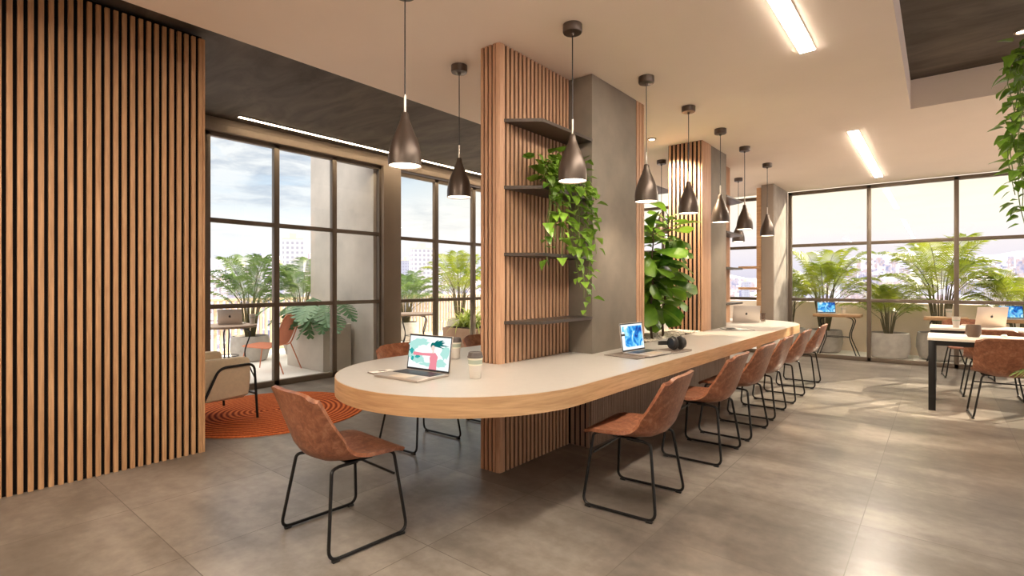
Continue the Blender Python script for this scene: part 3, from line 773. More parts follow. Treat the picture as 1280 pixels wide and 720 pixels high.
t = thing('tumbler', 'clear glass tumbler with a dark base at the far end of the table', 'glass', (-1.97, 8.10, Z))
MB().lathe([(.0, .004), (.030, .004), (.034, .0), (.037, .10), (.038, .125), (.036, .125), (.034, .10), (.030, .012), (0, .012)], 24).build('vessel', M['tumbler'], t, 40)
MB().lathe([(0, .0125), (.0295, .0125), (.031, .022), (0, .022)], 20).build('coffee', M['mug'], t)
t = thing('magazine', 'open magazine lying on the table beside the far partition', 'magazine', (-1.88, 6.55, Z), math.radians(35))
mgz = MB(); K = 12
for s in (-1, 1):
    pr = [(s * .15 * k / K, .004 + .010 * math.sin(PI * min(1, k / K * 1.25)) * (1 - k / K)) for k in range(K + 1)]
    poly = [(x, z) for x, z in pr] + [(x, 0) for x, z in reversed(pr)]
    vs = [(x, y, z) for y in (-.11, .11) for x, z in poly]; L = len(poly)
    mgz.add(vs, [tuple(range(L)), tuple(range(2 * L - 1, L - 1, -1))] + [(i, (i + 1) % L, L + (i + 1) % L, L + i) for i in range(L)])
MB().box(-.165, .165, -.12, .12, 0, .0035).build('cover', M['keys'], t, 0)
mgz.build('pages', M['paper'], t, 40)
MB().box(-.13, -.02, -.09, .09, .0142, .0146).build('picture', M['keys'], t, 0)
t = thing('phone', 'pale phone with a small picture lying left of the near laptop', 'phone', (-2.70, 1.99, Z), math.radians(-8))
MB().bbox(-.038, .038, -.078, .078, 0, .008, .003).build('case', M['tablet'], t); MB().bbox(-.035, .035, -.075, .075, .0078, .0086, .0003).build('screen', M['paper'], t)
MB().box(-.018, .016, -.02, .03, .0087, .0089).build('picture', M['mug'], t, 0)
# headphones on a dark notebook
t = thing('notebook', 'brown covered notebook under the headphones', 'notebook', (-1.685, 4.13, Z), math.radians(-12))
MB().bbox(-.085, .085, -.125, .125, .002, .012, .001).build('pages', M['paper'], t); MB().bbox(-.09, .09, -.13, .13, 0, .003, .001).bbox(-.09, .09, -.13, .13, .0115, .0145, .001).build('cover', M['tablet'], t)
h = thing('headphones', 'black over ear headphones lying on the brown notebook', 'headphones', (-1.68, 4.13, Z + .0145), math.radians(62))
h.scale = (1.12,) * 3
# local: ear cups stand upright side by side along x, band reaches towards +y lying low
for s in (-1, 1):
    cm = Tr(.040 * s, -.03, .052) @ Matrix.Rotation(PI / 2 * s, 4, 'Y')
    cup = MB().lathe([(0, .022), (.030, .022), (.040, .016), (.043, .004), (.043, -.004), (0, -.004)], 28, mat=cm).build('ear_cup', M['black_plastic'], h, 40)
    MB().lathe([(.022, -.022), (.034, -.024), (.046, -.018), (.050, -.008), (.046, -.003), (.022, -.003)], 28, mat=cm).build('ear_pad', M['black_soft'], cup, 50)
bp = []
for k in range(17):
    a = PI * k / 16; bp.append((.066 * math.cos(a) * (1 - .05 * math.sin(a)), -.01 + .165 * math.sin(a) ** .8, .052 - .022 * math.sin(a)))
hb = MB(); vs = []; 
for x, y, z in bp:
    c = Vector((x, y, z)); n_ = Vector((x, max(y - .05, 0) , 0)); n_ = n_.normalized() if n_.length > 1e-6 else Vector((1, 0, 0))
    for a, b in ((-1, -1), (1, -1), (1, 1), (-1, 1)): vs.append(c + n_ * .004 * a + Vector((0, 0, .014 * b)))
hb.add(vs, [(i * 4 + k, i * 4 + (k + 1) % 4, i * 4 + 4 + (k + 1) % 4, i * 4 + 4 + k) for i in range(16) for k in range(4)] + [(3, 2, 1, 0), (64, 65, 66, 67)])
hb.build('headband', M['black_plastic'], h, 50)
# ================================================================ plants
def frame_to(pos, direction, up=(0, 0, 1), roll=0.):
    "matrix whose +y follows direction and +z is the upper side"
    d = Vector(direction).normalized(); u = Vector(up)
    x = d.cross(u); x = x.normalized() if x.length > 1e-4 else Vector((1, 0, 0)); z = x.cross(d)
    m = Matrix((x, d, z)).transposed().to_4x4(); m.translation = Vector(pos)
    return m @ Matrix.Rotation(roll, 4, 'Y')
def leaf_grid(mb, mtx, L, W, outline, fold=.25, curl=.25, n=7):
    "leaf along +y: outline(t) is half width 0..1, folded along the midrib, tip curling down"
    vs = []; fs = []
    for i in range(n + 1):
        t = i / n; w = outline(t) * W / 2; y = t * L; zz = -curl * L * t * t
        for s in (-1, -.5, 0, .5, 1): vs.append(mtx @ Vector((w * s, y, zz + fold * w * abs(s) ** 1.5)))
    for i in range(n):
        for k in range(4):
            a = i * 5 + k; fs.append((a, a + 1, a + 6, a + 5))
    mb.add(vs, fs)
heart = lambda t: (1.0 * min(1, (t + .02) / .16) ** .6 * (1 - t) ** .75) * 1.25 if t > 0 else .25
fiddle = lambda t: (.16 + .84 * math.sin(PI * min(1, max(0, t) ** 1.25 * .62 + .04))) * (1 if t < .9 else max(0, (1 - t) / .1) ** .5)
def pothos(mb, st, start, drape, length, r, size=.085, spread=.05):
    "one vine: starts in the pot, runs over the edge, hangs straight down"
    pts = [Vector(start)] + [Vector(p) for p in drape]
    e = pts[-1]; ph = r.uniform(0, 6); k = max(2, int(length / .06))
    for i in range(1, k + 1):
        pts.append(e + Vector((spread * .5 * math.sin(ph + i * .45), spread * .6 * math.cos(ph * 1.3 + i * .38), -length * i / k)))
    st.tube(pts, .0028, 5)
    for i in range(1, len(pts)):
        a, b = pts[i - 1], pts[i]; seg = (b - a).length; m_ = max(1, round(seg / .05))
        for j in range(m_):
            p = a.lerp(b, (j + r.random()) / m_); ang = r.uniform(0, 2 * PI)
            out = Vector((math.cos(ang), math.sin(ang), r.uniform(-.9, .15)))
            if out.x < -.3 and start[0] < -1: out.x *= -.6
            stem_end = p + Vector((out.x, out.y, .25)).normalized() * r.uniform(.02, .05)
            s = size * r.uniform(.6, 1.2)
            leaf_grid(mb, frame_to(stem_end, out, (r.uniform(-.3, .3), r.uniform(-.3, .3), 1)), s, s * .82, heart, .22, r.uniform(.1, .45), 6)
def plant_thing(name, label, cat, loc, group=None): return thing(name, label, cat, loc, 0, group)

# trailing pothos on the second shelf
t = plant_thing('trailing_pothos', 'green pothos trailing down from the second shelf of the near partition', 'plant', (0, 0, 0))
MB().lathe([(0, 0), (.055, 0), (.075, .13), (.078, .14), (.070, .14), (.066, .12), (0, .12)], 24, (-2.225, 3.27, 1.9865)).build('pot', M['pot'], t, 40)
lf, st = MB(), MB(); r = random.Random(21)
for i in range(16):
    y = r.uniform(2.93, 3.54); x = r.uniform(-2.10, -2.05)
    L = .16 + .55 * r.random() ** 1.6 + (.28 if y > 3.25 else -.05)
    pothos(lf, st, (-2.225, 3.27, 2.12), [(-2.19, 3.27 + (y - 3.27) * .4, 2.21 + r.uniform(-.03, .05)), (x - .05, y, 2.10 + r.uniform(-.06, .06)), (x, y, 1.98)], max(.2, L), r, .082, .06)
for i in range(60):
    a = r.uniform(0, 2 * PI); p = Vector((-2.18 + .07 * math.cos(a), 3.16 + r.uniform(-.28, .32), 2.10 + r.uniform(-.10, .18)))
    leaf_grid(lf, frame_to(p, (r.uniform(-.2, .9), r.uniform(-1, 1), r.uniform(-.3, .7))), .10 * r.uniform(.8, 1.25), .085, heart, .22, .3, 6)
pothos(lf, st, (-2.225, 3.27, 2.12), [(-2.10, 3.36, 2.12), (-2.05, 3.38, 1.98)], .92, r, .07, .03)
lf.build('leaves', M['leaf_pothos'], t, 0); st.build('stems', M['stem'], t)

# hanging pothos at the right edge
t = plant_thing('hanging_pothos', 'green pothos vines hanging from the coffer at the right edge', 'plant', (0, 0, 0))
hb_ = MB().lathe([(0, 2.72), (.09, 2.72), (.12, 2.80), (.125, 2.90), (.115, 2.90), (.11, 2.82), (0, 2.80)], 28, (.62, 4.93, 0)); hb_.build('pot', M['pot'], t, 40)
MB().tube([(.62, 4.93, 2.80), (.62, 4.93, DARK)], .004, 6).build('hanger', M['black_metal'], t)
lf, st = MB(), MB()
for i, (x, y, L) in enumerate([(.40, 4.86, .95), (.43, 4.90, 1.12), (.46, 4.78, .70), (.38, 4.95, .82), (.50, 4.88, .98), (.55, 4.75, .9), (.44, 5.02, .55), (.36, 4.88, .45), (.42, 4.82, 1.0), (.47, 4.93, 1.05), (.39, 4.9, .9), (.52, 4.82, .8), (.49, 4.97, .95)]):
    x += .03
    pothos(lf, st, (.62, 4.93, 2.86), [(.55, 4.90, 2.95), (x, y, 2.86 + r.uniform(-.05, .05)), (x - .02, y, 2.74)], L, r, .095, .05)
for i in range(26):
    p = Vector((.50 + r.uniform(-.12, .1), 4.90 + r.uniform(-.1, .1), 2.86 + r.uniform(-.06, .12)))
    leaf_grid(lf, frame_to(p, (r.uniform(-1, .3), r.uniform(-1, 1), r.uniform(-.2, .7))), .085, .07, heart, .22, .3, 6)
lf.build('leaves', M['leaf_pothos'], t, 0); st.build('stems', M['stem'], t)

# fiddle leaf figs in the pebble bed
def fig(label, base, H, n, seed, lean):
    r = random.Random(seed); t = plant_thing('fiddle_leaf_fig', label, 'plant', (0, 0, 0), 'fig plants in the pebble bed')
    tr = MB(); lf = MB(); b = Vector(base); pts = [b + Vector((lean[0] * k / 8 + .012 * math.sin(k * 1.7 + seed), lean[1] * k / 8 + .012 * math.cos(k * 1.3), H * k / 8)) for k in range(9)]
    tr.tube(pts, [.014 - .001 * k for k in range(9)], 8)
    for i in range(n):
        f = .27 + .73 * i / (n - 1); k = min(7, int(f * 8)); p = pts[k].lerp(pts[k + 1], f * 8 - k)
        a = i * 2.4 + seed; el = r.uniform(-.55, .3) if f < .85 else r.uniform(.1, .9)
        d = Vector((math.cos(a), math.sin(a), el))
        if d.x < -.45: d.x *= .5
        q = p + d.normalized() * .05; tr.tube([p, q], .004, 5)
        L = r.uniform(.21, .33) * (1 if f < .9 else .75)
        leaf_grid(lf, frame_to(q, d, (r.uniform(-.4, .4), r.uniform(-.4, .4), 1), r.uniform(-.5, .5)), L, L * .66, fiddle, .16, r.uniform(.15, .5), 9)
    tr.build('trunk', M['bark'], t); lf.build('leaves', M['leaf_fig'], t, 60)
fig('tall fiddle leaf fig, the one nearer the far partition, in the pebble bed', (-2.27, 5.27, .74), 1.30, 46, 3, (.05, .05))
fig('fiddle leaf fig nearer the near partition, in the pebble bed', (-2.27, 4.97, .74), 1.12, 40, 8, (.04, -.02))
fig('short fiddle leaf fig half hidden behind the near partition', (-2.43, 5.12, .74), .85, 18, 14, (-.03, .0))

# palms
def palm_meshes(seed, n, H, L, nl=20, leafw=.022, leaflen=.23, droop=.9, upright=.65, stems=True):
    r = random.Random(seed); lf, st = MB(), MB()
    for i in range(n):
        a = i * 2.39996 + r.uniform(-.3, .3); f = (i + .5) / n; up = upright + (1 - f) * .55 + r.uniform(-.1, .1)
        base = Vector((.05 * math.cos(a), .05 * math.sin(a), 0)); hh = H * (.50 + .50 * (1 - f) * r.uniform(.75, 1.05))
        mid = base + Vector((.07 * math.cos(a), .07 * math.sin(a), hh)); st.tube([base, mid], [.011, .007], 6)
        d0 = Vector((math.cos(a) * (1.15 - up * .6), math.sin(a) * (1.15 - up * .6), up)).normalized(); LL = L * r.uniform(.75, 1.1)
        pts = []; m_ = 12
        for k in range(m_ + 1):
            s = k / m_; pts.append(mid + d0 * LL * s + Vector((0, 0, -droop * LL * .45 * s * s)))
        st.tube(pts, [.005 - .0003 * k for k in range(m_ + 1)], 5)
        for k in range(nl):
            s = .18 + .82 * k / (nl - 1); x = s * m_; j = min(m_ - 1, int(x)); p = pts[j].lerp(pts[j + 1], x - j); tg = (pts[j + 1] - pts[j]).normalized()
            side = tg.cross(Vector((0, 0, 1))).normalized(); upv = side.cross(tg)
            ll = leaflen * (.55 + .75 * math.sin(PI * min(1, s * .9 + .1))) * r.uniform(.85, 1.1)
            for sg in (-1, 1):
                d = (side * sg * .8 + tg * (.55 + .5 * s) + upv * .18).normalized()
                q1 = p + d * ll * .5; q2 = p + d * ll + Vector((0, 0, -.35 * ll * r.uniform(.6, 1.3)))
                wv = tg * leafw * .5
                lf.add([p - wv * .4, p + wv * .4, q1 - wv, q1 + wv, q2], [(0, 1, 3, 2), (2, 3, 4)])
    return lf, st
PM = []
for sd, n, H, L in ((1, 22, .74, .92), (2, 22, .55, .82), (3, 20, .80, .76)):
    lf, st = palm_meshes(sd, n, H, L, 26, .016, .25, .95, .72); PM.append((lf.mesh('palm_leaves', M['leaf_palm'], 0), st.mesh('palm_canes', M['cane'], 40)))
def pot_mb(rad, h): return MB().lathe([(0, 0), (rad * .72, 0), (rad * .86, .03), (rad, h * .45), (rad * .98, h * .8), (rad * .93, h), (rad * .85, h), (rad * .86, h * .9), (0, h * .88)], 32)
POTM = pot_mb(.31, .43).mesh('cement_pot', M['pot'], 40); SOILM = MB().lathe([(0, .385), (.26, .385), (.255, .395), (0, .405)], 20).mesh('soil', M['soil'], 40)
PMG = []
for a_, b_ in PM:
    q_ = a_.copy(); q_.materials.clear(); q_.materials.append(M['leaf_palm_green']); PMG.append((q_, b_))
def palm(label, x, y, k, s=1., rz=0., pot=True, group='potted palms on the far terrace', ps=1., z=0., green=False):
    t = thing('areca_palm', label, 'palm', (x, y, z), rz, group)
    def add(nm, me, sc, zz):
        o = bpy.data.objects.new(nm, me); C.objects.link(o); o.parent = t; o.scale = (sc,) * 3; o.location = (0, 0, zz); return o
    if pot: add('pot', POTM, ps, 0); add('soil', SOILM, ps, 0)
    add('fronds', (PMG if green else PM)[k][0], s, .38 * ps if pot else 0); add('canes', PM[k][1], s, .38 * ps if pot else 0)
    return t
tz = -.02
palm('palm in a round grey pot behind the terrace table, outside the far window', -1.72, 11.62, 0, 1.36, .4, z=tz)
palm('low bushy palm in a round grey pot at the middle mullion outside', -.70, 11.40, 1, .95, 1.7, z=tz, ps=1.05)
palm('tall palm in a round grey pot behind the white work desks outside', .02, 11.66, 0, 1.40, 2.6, z=tz, ps=1.1)
palm('palm outside behind the gold laptop', 1.00, 11.65, 1, 1.18, .9, z=tz)
palm('small palm outside at the left end of the far window', -2.35, 11.7, 2, .95, 3.0, z=tz)
gl = 'palms beyond the left windows'
palm('palm outside the left window nearest the slatted wood wall', -9.15, 4.02, 0, 1.2, .3, green=True, group=gl, z=tz)
palm('palm outside the left window behind the orange chair', -9.15, 4.95, 2, 1.2, 1.2, green=True, group=gl, z=tz)
palm('darker palm behind the far left terrace table', -9.6, 7.75, 1, 1.25, .8, green=True, group=gl, z=tz)
palm('yellow green palm behind the second window post', -9.4, 9.30, 0, 1.42, 2.8, group=gl, z=tz)
# palm just inside at the right edge
t = thing('potted_palm', 'potted palm indoors whose fronds enter at the right edge', 'palm', (1.10, 5.50, 0))
for nm, me, sc, zz in (('pot', POTM, .8, 0), ('soil', SOILM, .8, 0)):
    o = bpy.data.objects.new(nm, me); C.objects.link(o); o.parent = t; o.scale = (sc,) * 3
lf, st = palm_meshes(9, 20, .40, .55, 18, .018, .20, 1.0, .60)
o = lf.build('fronds', M['leaf_palm_dark'], t, 0); o.location = (0, 0, .33); o = st.build('canes', M['cane'], t); o.location = (0, 0, .33)

# ================================================================ terraces
structure(MB().box(-10.6, XL - .05, -1, 12.4, -.16, tz), 'terrace_floor', M['paving'], 'pale paving of the terrace beyond the left windows', 'floor', 0)
structure(MB().box(XL - .05, 6.5, Y1 + .04, 12.4, -.16, tz), 'terrace_paving', M['paving'], 'pale paving of the terrace beyond the far windows', 'floor', 0)
structure(MB().bbox(-6.4, 6.5, 12.1, 12.28, -.16, .93, .01), 'parapet_wall', M['parapet'], 'cream parapet wall of the far terrace', 'wall')
structure(MB().bbox(-8.42, LW - .05, 4.72, 5.02, -.05, 3.6, .008), 'wall_terrace', M['outdoor_wall'], 'grey concrete fin wall outside, behind the monstera planter', 'wall')
f = thing('terrace_railing', 'railing of upright sand coloured slats at the edge of the left terrace', 'railing', (0, 0, tz))
mb = MB(); y = -.5
while y < 12.2: mb.box(-10.42, -10.38, y, y + .045, .04, 1.0); y += .105
mb.build('slats', M['fence'], f, 0)
MB().bbox(-10.43, -10.37, -.5, 12.2, .0, .05, .004).bbox(-10.43, -10.37, -.5, 12.2, .99, 1.04, .004).build('rail', M['fence'], f)

def bistro(label, x, y, rz, r_=.36, rect=None, group='small tables on the terraces'):
    t = thing('bistro_table', label, 'table', (x, y, tz), rz, group)
    if rect: MB().bbox(-rect[0], rect[0], -rect[1], rect[1], .735 + .02 - .03 + .0, .775, .006).build('table_top', M['oak_plank'], t)
    else: MB().lathe([(0, .74), (r_ - .01, .74), (r_, .75), (r_, .765), (r_ - .006, .772), (0, .772)], 40).build('table_top', M['table_top_out'], t)
    q = (rect[0] * .8, rect[1] * .75) if rect else (r_ * .62, r_ * .62)
    for sx in (-1, 1):
        for sy in (-1, 1):
            MB().tube(bend([(sx * q[0] * .25, sy * q[1] * .25, .735), (sx * q[0] * .95, sy * q[1] * .95, .70), (sx * q[0] * .62, sy * q[1] * .62, .38), (sx * q[0] * 1.1, sy * q[1] * 1.1, 0)], .10, 5), .009, 8).build('leg', M['black_metal'], t)
    MB().tube([(q[0] * .64 * math.cos(a), q[1] * .64 * math.sin(a), .36) for a in [2 * PI * k / 24 for k in range(24)]], .006, 6, True).build('ring', M['black_metal'], t)
    return t
bistro('round terrace table with the silver laptop, beside the slatted wood wall', -7.35, 2.92, .3, .37)
bistro('round terrace table seen through the second left window, above the near laptop', -7.55, 6.30, .9, .40)
bistro('oak topped terrace table with a blue screened laptop outside the far window', -1.42, 11.02, 0, 0, (.36, .24))
bistro('oak topped terrace table behind the white work desks, outside the window', .08, 11.05, 0, 0, (.28, .22))
bistro('oak topped terrace table behind the gold laptop, outside the window', .98, 11.05, 0, 0, (.34, .22))
TZ = tz + .772 + .001
laptop('silver laptop seen from behind on the round terrace table', (-7.38, 2.98, TZ), math.radians(180 + 55), 10, .30, .21, .20)
small_cup((-7.22, 3.20, TZ), 'paper cup on the round terrace table beside the silver laptop')
TZ2 = tz + .775 + .001
laptop('laptop with a bright blue screen on the oak terrace table', (-1.60, 11.04, TZ2), math.radians(20), 10, .30, .20, .20, scr=screen_teal)
small_cup((-1.34, 11.06, TZ2), 'paper cup on the oak terrace table beside the blue screen')
small_cup((.12, 11.0, TZ2), 'paper cup on the terrace table behind the white desks')
laptop('laptop with a pale teal screen on the terrace table behind the gold laptop', (.86, 11.06, TZ2), math.radians(15), 10, .30, .20, .20, scr=screen_teal)

# orange cord lounge chairs
def wire_chair(label, x, y, rz):
    t = thing('cord_chair', label, 'chair', (x, y, tz), rz, 'orange cord chairs on the left terrace')
    s = MB(); s.tube(bend([(-.25, .28, .40), (.25, .28, .40), (.27, -.20, .37), (.25, -.40, .86), (-.25, -.40, .86), (-.27, -.20, .37)], .09, 6, True), .011, 8, True)
    s.build('frame', M['orange_wire'], t)
    c = MB()
    for k in range(15):
        x_ = -.23 + .46 * k / 14; c.tube(bend([(x_, .275, .40), (x_, -.17, .36), (x_ * .97, -.395, .855)], .12, 6), .0075, 6)
    c.build('cord_seat', M['orange_wire'], t)
    for sx in (-1, 1):
        MB().tube([(sx * .22, .22, .40), (sx * .27, .30, 0)], .009, 8).build('leg', M['orange_wire'], t)
        MB().tube([(sx * .24, -.22, .40), (sx * .27, -.38, 0)], .009, 8).build('leg', M['orange_wire'], t)
    return t
wire_chair('terracotta cord chair facing the round terrace table', -7.85, 3.72, math.radians(125))

# concrete planter with monstera
t = thing('monstera_planter', 'square concrete planter with large split monstera leaves outside the left window', 'planter', (0, 0, 0))
MB().bbox(-8.18, -7.10, 4.18, 4.66, tz, .68, .008).build('planter_box', M['outdoor_wall'], t)
MB().box(-8.14, -7.14, 4.22, 4.62, .66, .69).build('soil', M['soil'], t, 0)
lf, st = MB(), MB(); r = random.Random(4)
def monstera_leaf(mb, mtx, L):
    segs = 7
    mid = [Vector((0, L * k / segs, -.25 * L * (k / segs) ** 2)) for k in range(segs + 1)]
    w = [.30, .42, .46, .44, .38, .28, .14, 0]
    for s in (-1, 1):
        for k in range(segs):
            a, b = mid[k], mid[k + 1]; wa, wb = w[k] * L, w[k + 1] * L; gap = .36 if k else 0
            a2 = a.lerp(b, gap); 
            o1 = a2 + Vector((s * wa, .16 * L, -.10 * wa)); o2 = a.lerp(b, .80) + Vector((s * max(wb, wa * .5), .17 * L, -.10 * wb))
            i1 = a2.lerp(o1, .35); i0 = a.lerp(o1, .35)
            i2 = b + Vector((s * wb * .33, .055 * L, 0))
            mb.add([mtx @ p for p in (a, i0, i2, b)], [(0, 1, 2, 3)]); mb.add([mtx @ p for p in (i0, o1, o2, i2)], [(0, 1, 2, 3)])
for i in range(18):
    x = r.uniform(-8.0, -7.15); y = r.uniform(4.24, 4.42); a = r.uniform(-2.4, -.3) if i % 3 else r.uniform(-.7, .3)
    h_ = r.uniform(.12, .42); p = Vector((x, y, .68)); q = p + Vector((.22 * math.cos(a), .22 * math.sin(a), h_))
    st.tube(bend([p, p + Vector((0, 0, h_ * .8)), q], .08, 4), .006, 6)
    monstera_leaf(lf, frame_to(q, (math.cos(a), math.sin(a), r.uniform(-1.0, -.2))), r.uniform(.34, .50))
lf.build('leaves', M['leaf_monstera'], t, 0); st.build('stems', M['stem'], t)
# brown planter with arching grassy plant
t = thing('spider_planter', 'low brown planter with arching yellow green strap leaves outside the second left window', 'planter', (0, 0, 0))
MB().bbox(-7.75, -6.95, 7.20, 7.90, tz, .42, .01).build('planter_box', M['pot_brown'], t)
MB().box(-7.71, -6.99, 7.24, 7.86, .40, .43).build('soil', M['soil'], t, 0)
lf = MB(); r = random.Random(12)
for i in range(120):
    a = r.uniform(0, 2 * PI); x, y = -7.35 + r.uniform(-.2, .2), 7.55 + r.uniform(-.15, .15); L = r.uniform(.45, .80); w = r.uniform(.016, .03); vs = []; up = r.uniform(.7, 1.6)
    for k in range(8):
        s = k / 7; c = Vector((x + math.cos(a) * L * s * .75, y + math.sin(a) * L * s * .75, .41 + L * (up * s - 1.05 * s * s)))
        ww = w * (1 - s) ** .6; sd = Vector((-math.sin(a), math.cos(a), 0)) * ww; vs += [c - sd, c + sd]
    lf.add(vs, [(2 * k, 2 * k + 1, 2 * k + 3, 2 * k + 2) for k in range(7)])
lf.build('leaves', M['leaf_spider'], t, 0)

# ================================================================ city and hills
def terr_h(x, y):
    d = math.hypot(x, y); az = math.atan2(y, x)
    base = -95 + 28 * math.sin(az * 3.1 + 1) * min(1, d / 900)
    rise = max(0, (d - 900) / 2400); rise = min(1.2, rise)
    hills = (150 + 55 * math.sin(az * 5.3) + 35 * math.sin(az * 11.7 + 2) + 16 * math.sin(az * 27 + 1) + 9 * math.sin(az * 61)) * rise ** 1.25
    return base + hills + 9 * math.sin(x * .011 + 1.3) * math.cos(y * .009)
mb = MB(); NA, NR = 200, 34; rs = [150 + 3600 * (k / NR) ** 1.6 for k in range(NR + 1)]
a0, a1 = math.radians(-50), math.radians(215); vs = []
for rr in rs:
    for k in range(NA + 1):
        a = a0 + (a1 - a0) * k / NA; x, y = rr * math.cos(a), rr * math.sin(a); vs.append((x, y, terr_h(x, y)))
mb.add(vs, [(i * (NA + 1) + k, i * (NA + 1) + k + 1, (i + 1) * (NA + 1) + k + 1, (i + 1) * (NA + 1) + k) for i in range(NR) for k in range(NA)])
structure(mb, 'hills', M['terrain'], 'pale hills behind the city with haze painted in', 'hills', 180)
def dirpx(px): 
    t_ = (px - 640) / 648; th = math.atan(534 / 648); return Vector((-math.sin(th) + math.cos(th) * t_, math.cos(th) + math.sin(th) * t_, 0))
tw = [(368, 300, 30, 330, 'fac_white', 'white apartment tower with window grid seen through the left window, beside the concrete fin'),
      (352, 330, 16, 520, 'fac_blue', 'blue grey tower left of the white apartment tower in the left window'),
      (527, 312, 34, 360, 'fac_white', 'broad white tower in the middle of the second left window'),
      (508, 326, 14, 520, 'fac_blue', 'narrow grey tower at the left side of the second left window'),
      (1140, 345, 9, 800, 'fac_white', 'pale tower behind the tall palm outside the far window'),
      (1262, 347, 10, 640, 'fac_white', 'white tower nearest the right edge of the picture'),
      (1248, 350, 9, 660, 'fac_warm', 'sand tower among the white towers at the far right'),
      (1236, 346, 8, 660, 'fac_white', 'white tower second from the window mullion at the far right'),
      (1224, 351, 9, 690, 'fac_blue', 'blue grey tower close to the right hand mullion'),
      (1275, 352, 8, 700, 'fac_warm', 'sand tower cut by the right edge of the picture'),
      (1110, 352, 12, 760, 'fac_warm', 'sand tower above the low bushy palm'),
      (1020, 350, 14, 800, 'fac_blue', 'blue grey tower behind the palm by the terrace table'),
      (932, 352, 9, 700, 'fac_blue', 'blue grey tower in the window beside the far partition'),
      (590, 330, 12, 500, 'fac_warm', 'sand tower right of the dark mullion in the second left window')]
TWP = [dirpx(q[0]) * q[3] for q in tw]
r = random.Random(99); sp = MB(); cnt = 0
while cnt < 12000:
    d = 230 + 3000 * r.random() ** .9; a = r.uniform(a0, a1); x, y = d * math.cos(a), d * math.sin(a); z = terr_h(x, y)
    
    if any((x - p[0]) ** 2 + (y - p[1]) ** 2 < 45 ** 2 for p in TWP): cnt += 1; continue
    w = r.uniform(6, 20); l = r.uniform(6, 24); h = r.uniform(5, 13) if r.random() < .8 else r.uniform(14, 46)
    sp.box(-w / 2, w / 2, -l / 2, l / 2, -6, h, Tr(x, y, z) @ Rz(r.uniform(0, PI))); cnt += 1
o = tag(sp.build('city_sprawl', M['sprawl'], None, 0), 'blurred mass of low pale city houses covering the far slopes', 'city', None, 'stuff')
for px, py, wpx, d, mk, lb in tw:
    v = dirpx(px) * d; zt = 1.31 + (354 - py) / 648 * d; W = wpx / 648 * d; zb = terr_h(v.x, v.y) - 8
    t = thing('apartment_tower', lb, 'building', (v.x, v.y, zb), math.radians(r.uniform(20, 60)), 'towers of the city')
    H = zt - zb; k = W / 1.25
    MB().box(-k / 2, k / 2, -k * .38, k * .38, 0, H).build('facade', M[mk], t, 0)
    MB().box(-k * .5, k * .5, -k * .38, k * .38, H, H + .8).box(-k * .2, k * .15, -k * .2, k * .2, H + .8, H + 4).build('roof', M['parapet'], t, 0)

# ================================================================ sky, sun, exposure
wd = bpy.data.worlds.new('World'); bpy.context.scene.world = wd; wd.use_nodes = True
nt = wd.node_tree; nt.nodes.clear(); out = nt.nodes.new('ShaderNodeOutputWorld'); bg = nt.nodes.new('ShaderNodeBackground'); nt.links.new(bg.outputs[0], out.inputs[0])
tc = nt.nodes.new('ShaderNodeTexCoord'); sp_ = N(nt, 'ShaderNodeSeparateXYZ'); nt.links.new(tc.outputs['Generated'], sp_.inputs[0])
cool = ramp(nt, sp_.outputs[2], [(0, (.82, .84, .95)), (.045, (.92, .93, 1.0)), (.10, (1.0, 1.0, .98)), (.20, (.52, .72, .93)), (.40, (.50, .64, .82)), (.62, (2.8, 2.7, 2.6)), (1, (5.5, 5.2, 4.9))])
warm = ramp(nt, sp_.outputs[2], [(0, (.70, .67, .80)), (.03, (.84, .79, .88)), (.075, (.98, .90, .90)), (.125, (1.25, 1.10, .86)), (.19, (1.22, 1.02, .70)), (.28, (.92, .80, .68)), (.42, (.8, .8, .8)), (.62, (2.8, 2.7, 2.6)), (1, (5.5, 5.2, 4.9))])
dt = N(nt, 'ShaderNodeVectorMath', operation='DOT_PRODUCT'); nt.links.new(tc.outputs['Generated'], dt.inputs[0]); dt.inputs[1].default_value = (.62, .78, 0)
rm = N(nt, 'ShaderNodeMapRange'); rm.inputs[1].default_value = -.15; rm.inputs[2].default_value = .55; nt.links.new(dt.outputs['Value'], rm.inputs[0])
mxs = N(nt, 'ShaderNodeMix', data_type='RGBA'); nt.links.new(rm.outputs[0], mxs.inputs[0]); nt.links.new(cool, mxs.inputs[6]); nt.links.new(warm, mxs.inputs[7])
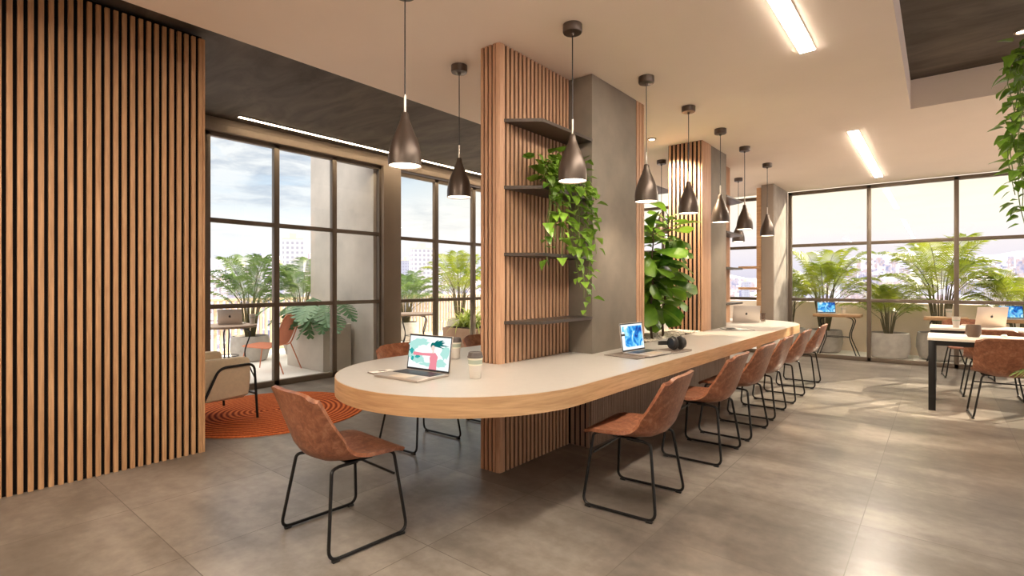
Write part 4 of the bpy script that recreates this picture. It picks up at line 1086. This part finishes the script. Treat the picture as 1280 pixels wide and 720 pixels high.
# clouds on a flat layer
za = N(nt, 'ShaderNodeMath', operation='MAXIMUM'); za.inputs[1].default_value = .0; nt.links.new(sp_.outputs[2], za.inputs[0])
zb_ = N(nt, 'ShaderNodeMath', operation='ADD'); zb_.inputs[1].default_value = .09; nt.links.new(za.outputs[0], zb_.inputs[0])
dv = N(nt, 'ShaderNodeVectorMath', operation='DIVIDE'); nt.links.new(tc.outputs['Generated'], dv.inputs[0])
cbz = N(nt, 'ShaderNodeCombineXYZ'); [nt.links.new(zb_.outputs[0], cbz.inputs[i]) for i in range(3)]; nt.links.new(cbz.outputs[0], dv.inputs[1])
cn = noise(nt, dv.outputs[0], 1.15, 9, .62, .5)
cm = ramp(nt, cn, [(.44, (0, 0, 0)), (.58, (1, 1, 1))])
hz = N(nt, 'ShaderNodeMapRange'); hz.inputs[1].default_value = .06; hz.inputs[2].default_value = .20; nt.links.new(sp_.outputs[2], hz.inputs[0])
cf = N(nt, 'ShaderNodeMath', operation='MULTIPLY'); nt.links.new(cm, cf.inputs[0]); nt.links.new(hz.outputs[0], cf.inputs[1])
cn2 = noise(nt, dv.outputs[0], 2.6, 7, .6, .3)
cc = ramp(nt, cn2, [(.38, (.44, .50, .60)), (.6, (.98, .97, .95))])
mxc = N(nt, 'ShaderNodeMix', data_type='RGBA'); cfs = N(nt, 'ShaderNodeMath', operation='MULTIPLY'); cfs.inputs[1].default_value = .85; nt.links.new(cf.outputs[0], cfs.inputs[0])
cw = N(nt, 'ShaderNodeMath', operation='MULTIPLY_ADD'); cw.inputs[1].default_value = -.62; cw.inputs[2].default_value = 1; nt.links.new(rm.outputs[0], cw.inputs[0]); cw2 = N(nt, 'ShaderNodeMath', operation='MULTIPLY'); nt.links.new(cfs.outputs[0], cw2.inputs[0]); nt.links.new(cw.outputs[0], cw2.inputs[1]); nt.links.new(cw2.outputs[0], mxc.inputs[0]); nt.links.new(mxs.outputs[2], mxc.inputs[6]); nt.links.new(cc, mxc.inputs[7])
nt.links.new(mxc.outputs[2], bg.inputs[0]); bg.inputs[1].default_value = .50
sl_ = bpy.data.lights.new('sun', 'SUN'); sl_.energy = 5.0; sl_.color = (1, .86, .66); sl_.angle = math.radians(.9)
so = bpy.data.objects.new('sun', sl_); C.objects.link(so)
so.rotation_euler = Vector((-.42, -.78, -.50)).to_track_quat('-Z', 'Y').to_euler()
sc = bpy.context.scene
sc.view_settings.view_transform = 'Standard'; sc.view_settings.look = 'None'; sc.view_settings.exposure = 1.22; sc.view_settings.gamma = 1; sc.view_settings.use_curve_mapping = False
sc.cycles.use_denoising = True; sc.cycles.max_bounces = 10; sc.cycles.transparent_max_bounces = 16; sc.cycles.sample_clamp_indirect = 6
